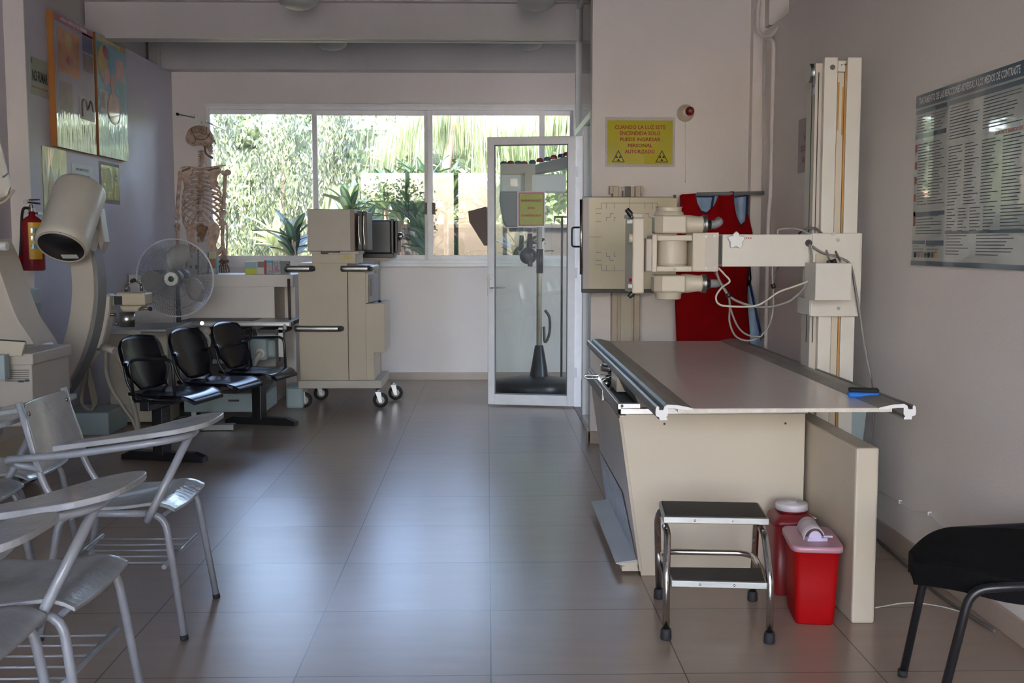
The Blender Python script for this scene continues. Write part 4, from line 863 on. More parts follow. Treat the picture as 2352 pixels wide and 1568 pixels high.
part(m, 'binding', r); part(MB(BLACK).tube([W(1720, 612, YA-.02), W(1722, 640, YA-.02), W(1719, 656, YA-.02)], .012, 8, ry=.006), 'strap', r)
# ================================================================== equipment cart with monitor
YK = 8.72; yk2 = YK+.62
r = thing('equipment_cart', 'tall beige equipment cabinet on castors with metal bumper bars', 'cart', (-1.2, 9.0, 0))
m = MB(CREAM); a = W(674, 880, YK); b = W(793, 606, YK); zb_, zt_ = W(0, 875, YK).z, W(0, 604, YK).z
xl, xm, xr = W(674, 0, YK).x, W(790, 0, YK).x, W(832, 0, YK).x
part(MB(CREAM).box(xl, xm-.004, YK, yk2, zb_, zt_), 'cabinet', r, .003); part(MB(CREAM).box(xm, xr, YK, yk2, zb_, zt_-.02), 'side_door', r, .003)
part(MB(CREAMG).box(xl-.01, xr+.12, YK-.03, yk2+.03, W(0, 893, YK).z, zb_), 'plinth', r, .004)
part(MB(CREAM).pbox(832, 628, 845, 696, YK+.01, .50), 'upper_module', r, .002); part(MB(MID).pbox(845, 630, 857, 694, YK+.08, .42), 'control_face', r, .002); part(MB(BLACK).pbox(850, 640, 854, 680, YK+.078, .004), 'display_slot', r)
part(MB(CREAM).pbox(833, 697, 858, 873, YK+.01, .52).pbox(858, 697, 883, 810, YK+.01, .50), 'lower_module', r, .003); part(MB(BLACK).cyl(W(870, 696, YK+.2), W(876, 692, YK+.2), .02, n=10), 'port', r)
m = MB(BLACK); p = W(840, 785, YK+.008); m.cyl(p, p+V((0, -.003, 0)), .006, n=8); part(m, 'screw', r)
def bumper(x0, x1, y, wrap=0):
    A_, B_ = W(x0, y, YK-.045), W(x1, y, YK-.045); P = [A_+V((.0, .05, 0)), A_, B_, B_+V((0, .05+wrap, 0))]
    o = part(MB(SATIN).tube(fil(P, .02), .012, 10, ry=.024), 'bumper_bar', r)
    part(MB(DARK).tube([B_+V((-.02, 0, 0)), B_+V((.004, .0, 0)), B_+V((.012, .03, 0))], .013, 10, ry=.020), 'bumper_end', o)
bumper(655, 716, 617); bumper(784, 850, 617, .55); bumper(678, 782, 755)
part(MB(SATIN).tube(fil([W(848, 617, YK), W(862, 613, YK+.2)], .01), .011, 8, ry=.018), 'bumper_bar', r)
for (x, y, s_) in ((-1.50, 8.82, 1), (-.885, 8.80, 1), (-1.43, 9.24, 1), (-.80, 9.24, 1)):
    part(MB(STEEL).prism([V((x-.02, y-.022, .13)), V((x+.025, y-.022, .13)), V((x+.035, y-.022, .045)), V((x+.01, y-.022, .045))], (0, .004, 0)).prism([V((x-.02, y+.018, .13)), V((x+.025, y+.018, .13)), V((x+.035, y+.018, .045)), V((x+.01, y+.018, .045))], (0, .004, 0)).cyl((x, y, .12), (x, y, .155), .02, n=10), 'castor_fork', r)
    part(MB(RUB).lathe([(.03, -.014), (.058, -.014), (.062, -.008), (.062, .008), (.058, .014), (.03, .014)], (x+.02, y, .062), (0, 1, 0), 22), 'castor_wheel', r); part(MB(CREAMG).lathe([(.0, -.015), (.034, -.0145), (.036, 0), (.034, .0145), (0, .015)], (x+.02, y, .062), (0, 1, 0), 16), 'wheel_hub', r)
part(MB(CREAM).pbox(716, 583, 817, 605, YK+.02, .5), 'monitor_plinth', r, .003); part(MB(OCH).pbox(785, 585, 809, 595, YK+.018, .002), 'tape', r)
r = thing('crt_monitor', 'beige box monitor seen from the side on top of the cart', 'monitor', W(770, 583, YK+.3))
part(MB(CREAMG).pbox(707, 480, 805, 577, YK+.0, .46), 'casing', r, .006); part(MB(mat('brownish_bezel', (.30, .23, .18), .45)).pbox(805, 480, 814, 577, YK+.0, .46), 'bezel', r, .003)
for i in (0, 1):
    X0 = W(814+i*11, 0, YK).x; part(MB(DARKB).box(X0, X0+.036, YK+.02+i*.01, YK+.44, W(0, 574, YK).z, W(0, 484, YK).z), 'screen_hood', r, .006)
    part(MB(CHROME).tube(cat([V((X0+.02, YK+.012+i*.01, W(0, 565, YK).z)), V((X0+.008, YK+.014+i*.01, W(0, 528, YK).z)), V((X0+.014, YK+.012+i*.01, W(0, 492, YK).z))]), .003, 6), 'hood_edge', r)
part(MB(CREAMG).pbox(712, 577, 737, 583, YK+.03, .4).pbox(781, 577, 824, 583, YK+.03, .4).mat(BLACK).pbox(740, 577, 780, 581, YK+.06, .3), 'foot_pad', r, .001)
# solid dark monitor added in place of the beige monitor's reflection in the window
r = thing('crt_monitor', 'dark monitor shape added as the window reflection of the beige monitor', 'monitor', W(870, 590, 10.1))
part(MB(mat('reflected_casing', (.018, .026, .030), .3)).pbox(828, 505, 898, 582, 10.0, .42), 'casing', r, .012); part(MB(BLACK).pbox(898, 502, 904, 583, 10.0, .42).pbox(907, 506, 913, 580, 10.02, .38), 'screen_hood', r, .006); part(MB(BLACK).pbox(832, 582, 905, 592, 10.05, .3), 'stand', r, .004)
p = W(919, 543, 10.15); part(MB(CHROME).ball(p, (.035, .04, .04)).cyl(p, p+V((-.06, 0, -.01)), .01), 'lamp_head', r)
r2 = thing('monitor_shelf', 'dark narrow shelf stand between cart and window wall', 'stand', (-.95, 10.25, 0))
zsh = W(0, 592, 10.05).z
part(MB(CREAMG).box(-1.22, -.90, 10.0, 10.42, zsh-.03, zsh), 'shelf', r2, .003)
for x in (-1.2, -1.02):
    for y in (10.03, 10.38): part(MB(CREAMG).box(x-.012, x+.012, y-.012, y+.012, 0, zsh-.03), 'leg', r2)

# ================================================================== white counter under the window
YT = 9.15; zc = W(0, 631, YT).z
r = thing('side_counter', 'white waist-high counter with a recess below the window', 'counter', (-2.2, 9.4, 0))
xa, xb, xc = -2.97, W(617, 0, YT).x, W(661, 0, YT).x
part(MB(WALL).box(xa, xc, YT, YT+.55, zc-.102, zc), 'top_slab', r, .003); part(MB(WALL).box(W(462, 0, YT).x, xb, YT+.004, YT+.5, 0, zc-.102), 'body', r); part(MB(WALL).box(xa, W(462, 0, YT).x-.001, YT+.03, YT+.5, 0, zc-.102), 'side_body', r)
part(MB(WALL).box(xb, xc, YT+.46, YT+.50, 0, zc-.102), 'back_panel', r); part(MB(WALL).box(xc-.02, xc, YT+.10, YT+.46, 0, zc-.102), 'end_panel', r)  # end panel added to block light and keep the recess dark
# things on the counter
def bx(name, label, px0, py0, px1, py1, Y, dep, mt, extra=None):
    a = W(px0, py1, Y); r = thing(name, label, 'box' if name != 'booklet' else 'booklet', (a.x, Y, zc)); m = MB(mt).pbox(px0, py0, px1, 630.5, Y, dep); part(m, 'body', r, .001)
    if extra:
        for (q0, q1, q2, q3, mm) in extra: part(MB(mm).pbox(q0, q1, q2, q3, Y-.001, .001), 'print', r)
YCn = YT+.12
bx('carton_box', 'small box with pale blue and lime halves at the counter\'s middle', 563, 601, 590, 630, YCn, .06, PAPER, [(563.5, 602, 589, 616, mat('pale_blue_print', (.28, .45, .52), .4)), (563.5, 616, 589, 630, mat('lime_print', (.55, .62, .02), .4))])
bx('carton_box', 'small white box with brown print next to the lime box', 591, 600, 607, 630, YCn+.01, .06, PAPER, [(592, 601, 606, 614, BRN)])
bx('booklet', 'thin bright red booklet standing between the small boxes', 607, 598, 611, 630, YCn, .08, mat('bright_red_print', (.55, .02, .02), .4))
bx('carton_box', 'small box with a doctor photo on its blue front', 612, 598, 626, 630, YCn, .06, mat('mid_blue_print', (.10, .34, .48), .4), [(613, 604, 626, 628, mat('photo_print', (.45, .38, .38), .4, var=.5, vs=60))])
bx('carton_box', 'small box with red and blue photo print beside the counter end', 627, 598, 644, 630, YCn, .06, mat('photo_print_two', (.36, .40, .46), .4, var=.6, vs=50), [(631, 612, 638, 625, CRIM)])
bx('carton_box', 'grey box at the right end of the counter', 645, 599, 664, 630, YCn-.02, .05, MID, [(657, 606, 663, 626, DARK)])
r = thing('ointment_tube', 'tube with pale yellow top and red middle standing on the counter behind the fan', 'tube', W(488, 630, YCn))
part(MB(mat('pale_yellow', (.62, .64, .36), .4)).pbox(479, 577, 495, 594, YCn, .03), 'cap', r, .002); part(MB(mat('salmon', (.50, .20, .14), .4)).pbox(480, 594, 495, 616, YCn, .03), 'band', r, .002); part(MB(PAPER).pbox(480, 616, 495, 631, YCn, .03).mat(CYAN).pbox(496, 592, 500, 631, YCn+.01, .03), 'body', r, .002)
r = thing('folded_board', 'dark-edged white folded board leaning on the counter behind the fan', 'board', W(450, 630, YT+.2))
part(MB(PAPER).pbox(426, 577, 478, 631, YT+.2, .01), 'panel', r); part(MB(DARK).tube([W(433, 579, YT+.19), W(424, 630, YT+.19)], .006, 6).tube([W(455, 570, YT+.19), W(455, 631, YT+.19)], .004, 6).tube([W(478, 578, YT+.19), W(478, 631, YT+.19)], .004, 6), 'edge', r); part(MB(DARK).pbox(436, 610, 441, 616, YT+.198, .002).pbox(449, 608, 453, 618, YT+.198, .002).mat(OCH).pbox(436, 585, 442, 590, YT+.198, .002), 'print', r)
r = thing('tissue_box', 'small dark teal box seen through the fan guard', 'box', W(362, 632, YT+.1)); part(MB(mat('dark_teal_box', (.03, .16, .24), .4)).pbox(351, 620, 376, 632, YT+.1, .1), 'body', r, .002)

# ================================================================== hanging skeleton
YS_ = 9.86; S = YS_
def P(px, py, d=0): return W(px, py, YS_+d)
r = thing('hanging_skeleton', 'brown-stained anatomical skeleton hanging by the window, back to the camera', 'skeleton', (P(461, 500).x, YS_, .2))
ty = .0
m = MB(BONE).ball(P(458, 311), (.112, .075, .088), 22, 14).ball(P(446, 318), (.075, .068, .066), 16, 10).ball(P(478, 318), (.055, .056, .062), 14, 9)
m.ball(P(482, 337), (.028, .045, .035), 12, 8).ball(P(475, 333), (.045, .04, .02), 12, 8).ball(P(487, 326), (.010, .04, .018), 8, 6).ball(P(484, 346), (.022, .035, .016), 10, 6).cyl(P(492, 322), P(496, 331), .007, n=6); part(m, 'skull', r)
part(MB(BONED).tube(cat([P(450, 318, -.078), P(462, 321, -.082), P(475, 317, -.074), P(483, 305, -.06)]), .004, 6).tube(cat([P(438, 295, -.055), P(444, 308, -.07), P(449, 323, -.07), P(441, 330, -.06)]), .003, 6).tube(cat([P(445, 306, -.073), P(458, 303, -.079), P(472, 308, -.078), P(475, 291, -.06)]), .003, 6), 'suture', r)
m = MB(BONED).tube(cat([P(470, 335, -.03), P(473, 352, -.03), P(486, 362, -.01), P(488, 362, .0)]), .009, 8).tube(cat([P(470, 335, .05), P(473, 352, .05), P(486, 362, .02)]), .008, 8).ball(P(484, 360), (.018, .03, .008)); part(m, 'jaw', r)
part(MB(PAPER).pbox(480, 350, 489, 354, YS_-.02, .03), 'teeth', r)
def vert(px, y0, y1, n, rad, w_, nm):
    m = MB(BONE)
    for i in range(n):
        y = y0+(y1-y0)*(i+.5)/n; h_ = abs(P(0, y0).z-P(0, y1).z)/n; p = P(px(y), y)
        m.lathe([(rad*.8, -h_*.42), (rad, -h_*.3), (rad*.88, 0), (rad, h_*.3), (rad*.8, h_*.42)], p, n=10); m.tube([p+V((-w_, -.004, -.004)), p+V((0, -.02, 0)), p+V((w_, -.004, -.004))], .0045, 6).tube([p+V((0, -.01, 0)), p+V((0, -.035, -.014))], .0045, 6)
    part(m, nm, r)
vert(lambda y: 462+1.5*math.sin((y-345)/20), 345, 383, 7, .022, .03, 'neck_vertebra')
vert(lambda y: 463-4*math.sin((y-385)/60), 385, 500, 12, .023, .034, 'back_vertebra')
vert(lambda y: 462, 500, 557, 5, .034, .04, 'lumbar_vertebra')
for i in range(12):
    w_ = (.085, .115, .135, .152, .164, .172, .176, .178, .176, .168, .14, .10)[i]; y = 389+i*9.3; dr = (.035, .05, .06, .075, .09, .10, .115, .13, .14, .14, .12, .09)[i]; mx = 165 if i < 7 else (150, 135, 120, 75, 60)[i-7]
    for s in (-1, 1):
        pts = []; c = P(462, y)
        for k in range(13):
            th = math.radians(6+(mx-6)*k/12); tt = k/12
            pts.append(V((c.x+s*w_*math.sin(th)**.9, YS_-.035+.10*(1-math.cos(th))-.03*math.sin(th), c.z+.006*math.sin(th*2)-dr*(tt*1.45))))
        part(MB(BONE).tube(pts, .0066, 7, ry=.0112), 'rib', r)
part(MB(BONE).prism([P(455, 400, .17), P(468, 400, .17), P(467, 450, .17), P(457, 450, .17)], (0, .01, 0)), 'sternum', r, .003)
for s, q in ((-1, ((419, 388), (437, 386), (436, 402), (430, 430), (425, 433), (421, 420), (415, 402))), (1, ((479, 386), (505, 386), (508, 396), (500, 404), (494, 430), (488, 434), (482, 415)))):
    pp = [P(x, y, -.075) for x, y in q]; ce = sum(pp, V())/len(pp); m = MB(BONE).prism(cat(pp+[pp[0]], 3)[:-1], (0, .008, 0)); part(m, 'scapula', r)
    e = MB(BONED); e.tube(cat([P(q[0][0], q[0][1]+5, -.082), P((q[0][0]+q[1][0])/2, q[0][1]+1, -.088), P(q[1][0], q[1][1]-1, -.085)]), .007, 6); part(e, 'scapula_ridge', r)
part(MB(BONE).tube(cat([P(416, 386, -.02), P(430, 383, .05), P(457, 386, .09)]), .007, 8), 'clavicle', r); part(MB(BONE).tube(cat([P(519, 379, .03), P(500, 382, .04), P(470, 386, .09)]), .007, 8), 'clavicle', r)
def bone(pts, rad, nm, heads=()):
    m = MB(BONE).tube(cat([P(*q) for q in pts], 5), rad, 10)
    for (x, y, d, rr) in heads: m.ball(P(x, y, d), rr, 12, 8)
    part(m, nm, r)
bone(((414, 398, -.02), (411, 430, -.02), (408, 470, -.02), (406, 490, -.02)), .017, 'humerus', ((415, 397, -.02, (.022, .022, .024)), (406, 495, -.02, (.027, .02, .024)), (407, 501, -.02, (.022, .018, .018))))
bone(((517, 400, 0), (516, 430, 0), (514, 465, 0), (514, 480, 0)), .018, 'humerus', ((523, 396, 0, (.032, .03, .028)), (513, 397, -.03, (.022, .02, .022)), (513, 488, 0, (.034, .022, .024)), (508, 492, 0, (.02, .02, .016))))
bone(((407, 517, -.02), (408, 545, -.02), (409, 600, -.02)), .015, 'forearm_bone', ((407, 518, -.02, (.027, .02, .026)), (407, 526, -.02, (.024, .018, .022))))
bone(((512, 515, 0), (511, 545, 0), (513, 585, 0)), .016, 'forearm_bone', ((511, 512, 0, (.036, .024, .026)), (514, 590, 0, (.036, .026, .028)), (516, 580, 0, (.026, .022, .024))))
m = MB(BONE)
bone(((520, 512, .02), (522, 540, .02), (520, 580, .02)), .008, 'forearm_bone')
part(MB(CHROME).cyl(P(407, 500, -.02), P(407, 517, -.02), .003, n=6).cyl(P(513, 495), P(512, 508), .003, n=6), 'wire_link', r)
def hand(cx, cy, s=1):
    m = MB(BONED)
    for i, (dx, dy) in enumerate(((-7, 2), (-2, 4), (4, 3), (8, 1), (-3, -2), (4, -3))): m.ball(P(cx+dx, cy-8+dy, .01*(i % 2)), (.016, .014, .018), 9, 6)
    for i, (dx, L_) in enumerate(((-10, 20), (-5, 26), (0, 28), (5, 27), (10, 22))):
        x = cx+dx*1.1; q = [P(cx+dx*.7, cy, 0), P(x, cy+L_*.38, -.01), P(x+s, cy+L_*.66, -.012), P(x+s*1.5, cy+L_, .0)]
        m.tube(cat(q, 3), .0062, 7)
        for z in q[1:]: m.ball(z, .0092, 8, 5)
    part(m, 'hand', r)
hand(514, 607); hand(409, 614)
for s, q in ((-1, ((432, 520), (440, 514), (450, 513), (452, 522), (447, 540), (449, 560), (452, 575), (444, 580), (434, 565), (429, 545), (428, 530))), (1, ((478, 512), (492, 510), (501, 518), (504, 530), (500, 548), (496, 562), (500, 572), (508, 565), (509, 578), (498, 588), (484, 583), (478, 566), (476, 540)))):
    pp = [P(x, y, -.03) for x, y in q]; m = MB(BONE).prism(cat(pp+[pp[0]], 3)[:-1], (0, .022, 0)); part(m, 'pelvis_blade', r, .004)
part(MB(BONE).tube(cat([P(453, 578, .0), P(463, 584, .03), P(478, 580, .0)]), .012, 8).tube(cat([P(450, 585, 0), P(462, 596, 0), P(480, 584, 0)]), .010, 8), 'pubic_arch', r)
m = MB(BONED).prism([P(450, 520, -.045), P(463, 513, -.05), P(477, 520, -.045), P(472, 538, -.05), P(463, 556, -.05), P(455, 540, -.05)], (0, .03, 0)); part(m, 'sacrum', r, .006)
for s, x in ((-1, 444), (1, 489)):
    bone(((x+s*6, 572, 0), (x+s*8, 640, .0), (x+s*4, 720, 0), (x+s*3, 770, 0)), .016, 'thigh_bone', ((x+s*3, 572, 0, (.028, .028, .028)), (x+s*3, 776, 0, (.036, .03, .028))))
    bone(((x+s*3, 785, 0), (x+s*3, 835, 0), (x+s*3, 862, 0)), .013, 'shin_bone', ((x+s*3, 786, 0, (.034, .028, .02)),))
part(MB(SATIN).tube([P(407, 262, -.02), P(452, 271, .0)], .009, 8, ry=.006).mat(BLACK).tube([P(405, 261.5, -.02), P(411, 263, -.02)], .0125, 8), 'hanger_rod', r)
part(MB(WHITE).obox(P(456, 273), (.055, .03, .028), Ry(10)).obox(P(468, 277), (.055, .03, .020), Ry(8)), 'hanger_clamp', r); part(MB(STEEL).cyl(P(462, 275), P(463, 284), .005, n=8).cyl(P(446, 262), P(446, 268), .002, n=6).cyl(P(453, 263), P(453, 269), .002, n=6), 'hook', r)
part(MB(STEEL).tube([P(470, 278, .0), V((P(470, 278).x, YB-.02, P(470, 278).z))], .008, 8), 'wall_bracket', r)

# ================================================================== pedestal fan
YFn = 8.35
fc_ = W(402, 638, YFn); r = thing('pedestal_fan', 'large pedestal fan with silver wire guard and grey blades', 'fan', (fc_.x, YFn+.1, 0))
FM = Matrix.Translation(fc_) @ Matrix.Rotation(math.radians(-4), 4, 'Z') @ Matrix.Rotation(math.radians(4), 4, 'X')
def fp(mb, name, lab=None):
    for i, v in enumerate(mb.v): mb.v[i] = FM @ v
    return part(mb, name, r, 0, lab)
RF = .294
m = MB(RIM); n = 60
for q in range(n): pass
m.tube([V((RF*math.cos(6.28318*i/n), 0, RF*math.sin(6.28318*i/n))) for i in range(n)], .006, 8, closed=True); m.tube([V((RF*math.cos(6.28318*i/n), .012, RF*math.sin(6.28318*i/n))) for i in range(n)], .004, 6, closed=True); fp(m, 'guard_rim')
for s, nm in ((-1, 'front_guard'), (1, 'rear_guard')):
    m = MB(WIRE); N_ = 108
    for i in range(N_):
        a = 6.28318*i/N_; P_ = []
        for rr, dy in ((.052, .075), (.12, .078), (.20, .070), (.26, .045), (RF, .0)): 
            aa = a+.12*(rr-.05); P_.append(V((rr*math.cos(aa), s*dy+(.012 if s > 0 else 0), rr*math.sin(aa))))
        m.tube(P_, .0014, 3, caps=False)
    for rr, dy in ((.055, .076), (.15, .076), (.235, .058)): m.tube([V((rr*math.cos(6.28318*i/40), s*dy, rr*math.sin(6.28318*i/40))) for i in range(40)], .0013, 4, closed=True)
    fp(m, nm)
def blade(a0):
    def fn(u, v):
        rr = .06+.205*v; hw = .16+1.1*math.sin(math.pi*min(.97, v*.86+.12))**1.1*.62; a = math.radians(a0)+(u-.5)*hw*1.25-.30*v
        if v > .85: a = a
        return V((rr*math.cos(a), .030*(.5-u)*2*(1-.3*v), rr*math.sin(a))), V((.2*math.sin(a), -1, 0))
    return MB(BLADE).shell(fn, 10, 12, .0025)
for a0 in (202, 90, -20): fp(blade(a0), 'blade')
fp(MB(BLADE).lathe([(.055, -.03), (.06, -.01), (.06, .03), (.04, .04)], (0, 0, 0), (0, 1, 0)), 'hub')
m = MB(WHITE).lathe([(.052, -.08), (.052, -.088), (.046, -.092), (.046, -.086)], (0, 0, 0), (0, 1, 0), 30)
for i in range(14):
    a = 6.28318*i/14; m.tube([V((.024*math.cos(a), -.090, .024*math.sin(a))), V((.047*math.cos(a+.35), -.090, .047*math.sin(a+.35)))], .003, 5)
fp(m, 'badge'); fp(MB(mat('dark_green', (.03, .09, .07), .4)).lathe([(.0, -.091), (.021, -.090), (.023, -.084), (0, -.083)], (0, 0, 0), (0, 1, 0), 20), 'badge_centre')
fp(MB(MID).lathe([(.05, .08), (.06, .10), (.055, .19), (.03, .22)], (0, 0, 0), (0, 1, 0)), 'motor')
part(MB(DARK).cyl(fc_+V((-.005, .09, -.06)), (fc_.x-.005, YFn+.09, .62), .018, n=12), 'neck', r); part(MB(STEEL).cyl((fc_.x-.005, YFn+.09, .70), (fc_.x-.005, YFn+.09, .03), .012, n=12).tube([fc_+V((-.025, .06, -.10)), (fc_.x-.028, YFn+.06, .6), (fc_.x-.02, YFn+.08, .1)], .004, 6), 'pole', r)
part(MB(DARK).lathe([(.145, 0), (.145, .012), (.12, .03), (.04, .045), (.02, .07)], (fc_.x-.005, YFn+.09, 0), n=28), 'base', r)

# ================================================================== fire extinguisher
YX = 7.15; r = thing('fire_extinguisher', 'dark red fire extinguisher with yellow label hung on the pillar', 'fire extinguisher', W(78, 621, YX)); a = W(78, 621, YX); zt2 = W(78, 498, YX).z
hh = zt2-a.z; part(MB(EXT).lathe([(.066, 0), (.071, .008), (.071, hh*.84), (.066, hh*.92), (.045, hh*.985), (.022, hh*1.02), (.020, hh*1.10)], a, n=28), 'cylinder', r)
m = MB(LABELY); N_ = 10; q0 = W(0, 511, YX).z; q1 = W(0, 595, YX).z
for i in range(N_):
    t0 = math.radians(-88+68*i/N_); t1 = math.radians(-88+68*(i+1)/N_); R_ = .0716; m.quad(*[V((a.x+R_*math.cos(t), a.y+R_*math.sin(t), z)) for t, z in ((t0, q1), (t1, q1), (t1, q0), (t0, q0))])
part(m, 'label', r); m = MB(CYAN)
for z in (524, 542, 560):
    for i in range(3):
        t0 = math.radians(-76+10*i); t1 = math.radians(-76+10*(i+1)); R_ = .0722; zz0, zz1 = W(0, z+11, YX).z, W(0, z, YX).z; m.quad(*[V((a.x+R_*math.cos(t), a.y+R_*math.sin(t), z_)) for t, z_ in ((t0, zz0), (t1, zz0), (t1, zz1), (t0, zz1))])
part(m, 'label_picture', r)
v0 = V((a.x, a.y, a.z+hh*1.08)); part(MB(SATIN).cyl(v0, v0+V((0, 0, .05)), .014, n=12).box(v0.x-.02, v0.x+.02, v0.y-.012, v0.y+.012, v0.z+.01, v0.z+.03), 'valve', r, .001)
part(MB(BLACK).obox(v0+V((.012, 0, .062)), (.09, .018, .012), Ry(6)).obox(v0+V((.02, 0, .082)), (.07, .016, .008), Ry(-2)), 'lever', r, .002); part(MB(PAPER).cyl(v0+V((-.028, -.012, .068)), v0+V((-.028, -.03, .068)), .014, n=14), 'gauge', r)
part(MB(RUB).tube(cat([v0+V((-.012, -.01, .03)), v0+V((-.045, -.03, .01)), V((a.x-.05, a.y-.055, a.z+hh*.6)), V((a.x-.062, a.y-.05, a.z+.10))]), .009, 8), 'hose', r); part(MB(REDP).cyl((a.x-.062, a.y-.05, a.z+.10), (a.x-.063, a.y-.05, a.z+.035), .010, .013), 'nozzle', r)
part(MB(STEEL).box(a.x-.05, a.x+.02, a.y+.05, 7.272, v0.z-.01, v0.z+.004).cyl(v0+V((-.05, .02, 0)), v0+V((-.05, -.01, 0)), .004, n=8), 'wall_hook', r)
# ================================================================== mobile C-arm by the left wall
r = thing('c_arm_machine', 'white mobile C-arm with a wide cylinder head above the bench', 'x-ray machine', (-2.45, 7.1, 0))
YM = 6.95
# C band: centre line points, swept as a flat curved beam
band = [(176, 560), (186, 610), (190, 660), (187, 710), (178, 760), (162, 810), (140, 855), (112, 898), (84, 930)]
pts = cat([W(x, y, YM) for x, y in band], 5); m = MB(CREAMG); rings = []
for i, p in enumerate(pts):
    a_ = pts[max(0, i-1)]; b_ = pts[min(len(pts)-1, i+1)]; t = (b_-a_).normalized(); nx = t.cross(V((0, 1, 0))).normalized(); hw = .068; d = .14
    q = W(0, 0, 1)*0; rings.append([p-nx*hw, p+nx*hw, p+nx*(hw+.012)+V((.02, d, 0)), p-nx*(hw-.012)+V((.02, d, 0))])
m.loft(rings, sm=False); part(m, 'c_band', r, .004)
m = MB(MID); m.loft([[q[1]+V((0, .02, 0)), q[1]+(q[1]-q[0]).normalized()*.012+V((.006, .03, 0)), q[2]+(q[1]-q[0]).normalized()*.008+V((.0, -.02, 0)), q[2]+V((0, -.02, 0))] for q in rings], sm=False); part(m, 'guide_track', r)
# cylinder head
c0 = W(186, 436, YM-.02); c1 = W(141, 566, YM-.30); ax = (c1-c0).normalized(); L_ = (c1-c0).length; R0 = .155
part(MB(OFFW).lathe([(R0*.0, -.02), (R0*.8, -.02), (R0*.97, .0), (R0, .02), (R0*.985, L_*.45), (R0*.97, L_*.80), (R0*1.02, L_*.9), (R0*1.0, L_*.96), (R0*.93, L_)], c0, ax, 44), 'intensifier_housing', r)
part(MB(CREAML).lathe([(R0*.93, L_), (R0*.95, L_+.008), (R0*.88, L_+.012), (R0*.86, L_+.004)], c0, ax, 44), 'rim', r); part(MB(BLACK).lathe([(0, L_+.006), (R0*.865, L_+.006), (R0*.865, L_-.01), (0, L_-.01)], c0, ax, 44), 'input_window', r)
u_ = ax.cross(V((0, 0, 1))).normalized(); v_ = u_.cross(ax).normalized(); cc_ = c0+ax*(L_+.008)-v_*R0*.55+u_*(-.02)
sg = -1 if u_.x > 0 else 1
m = MB(PAPER).prism([cc_-u_*.05-v_*.018, cc_+u_*.05-v_*.018, cc_+u_*.05+v_*.018, cc_-u_*.05+v_*.018], ax*.0015); part(m, 'white_sticker', r)
m = MB(BLACK)
for a_ in (20, 110, 200, 290):
    aa = math.radians(a_); q = c0+ax*(L_+.004)+(u_*math.cos(aa)+v_*math.sin(aa))*R0*.91; m.ball(q, .006, 6, 4)
part(m, 'screw', r)
m = MB(CREAMG).prism([W(228, 478, YM+.10), W(240, 555, YM+.10), W(229, 583, YM+.10), W(206, 583, YM+.10), W(200, 500, YM+.10)], (0, .10, 0)); part(m, 'head_bracket', r, .006); part(MB(CREAMG).cyl(W(208, 552, YM+.06), W(216, 552, YM+.06), .02, n=12), 'pivot_bolt', r)
part(MB(OFFW).pbox(180, 520, 215, 580, YM+.02, .14), 'head_mount', r, .02)
# counter arm
q = [(226, 676), (247, 674), (253, 680), (252, 712), (240, 770), (232, 800), (212, 803), (217, 760), (222, 700)]
part(MB(CREAMG).prism([W(x, y, YM+.12) for x, y in q], (0, .13, 0)), 'link_arm', r, .02)
part(MB(CREAMG).tube(cat([W(222, 800, YM+.18), W(212, 815, YM+.18), W(200, 830, YM+.18)]), .035, 12), 'link_arm', r)
p = W(255, 722, YM+.15); part(MB(BRASS).cyl(p+V((-.03, 0, 0)), p+V((.03, 0, 0)), .010, n=10).tube([p+V((.028, 0, 0)), p+V((.034, 0, -.05))], .006, 8).ball(p+V((.034, 0, -.06)), .014), 'crank_handle', r)
part(MB(SATIN).pbox(248, 682, 268, 702, YM+.18, .07), 'slide', r, .003)
m = MB(CREAM).pbox(266, 672, 333, 702, YM+.14, .16); m.prism([W(272, 702, YM+.15), W(326, 702, YM+.15), W(316, 716, YM+.15), W(280, 716, YM+.15)], (0, .14, 0)); part(m, 'swivel_block', r, .012); part(MB(BLACK).pbox(262, 680, 280, 700, YM+.139, .003), 'slot', r)
for (x, y, d) in ((290, 670, 1), (325, 668, -1)):
    p = W(x, y, YM+.2); part(MB(BRASS).tube([p, p+V((0, 0, .045))], .011, 8).tube([p+V((0, 0, .045)), p+V((d*.035, -.01, .065))], .006, 8), 'clamp_handle', r); part(MB(BLACK).ball(p+V((d*.042, -.01, .07)), .013), 'handle_ball', r)
p = W(316, 708, YM+.16); part(MB(BRASS).tube([p, p+V((.08, -.01, -.002))], .008, 8).mat(BLACK).ball(p+V((.085, -.01, -.003)), .014), 'clamp_handle', r)
part(MB(STEEL).cyl(W(292, 716, YM+.22), W(292, 750, YM+.22), .049, n=28), 'lift_column', r)
# hoses
part(MB(HOSE).tube(cat([W(236, 800, YM+.1), W(252, 797, YM+.05), W(270, 815, YM), W(285, 850, YM), (W(300, 905, YM)), W(312, 950, YM), W(318, 985, YM)]), .016, 10), 'hose', r)
part(MB(HOSE).tube(cat([W(243, 805, YM+.08), W(243, 850, YM+.02), W(255, 890, YM), W(280, 930, YM), W(305, 965, YM), W(316, 990, YM)]), .014, 10), 'hose', r)
part(MB(CREAMG).cyl(W(236, 797, YM+.08), W(264, 806, YM+.02), .024, n=12), 'hose_cuff', r)
for k in range(4):
    part(MB(HOSE).tube(cat([W(208-k*3, 830, YM+.3), W(196-k*2, 870+k*6, YM+.3), W(190-k, 925, YM+.3), W(205+k*3, 940, YM+.3), W(222-k*4, 925-k*5, YM+.3), W(214-k*3, 880, YM+.3), W(206, 845, YM+.3)]), .008, 7), 'hanging_cable', r)
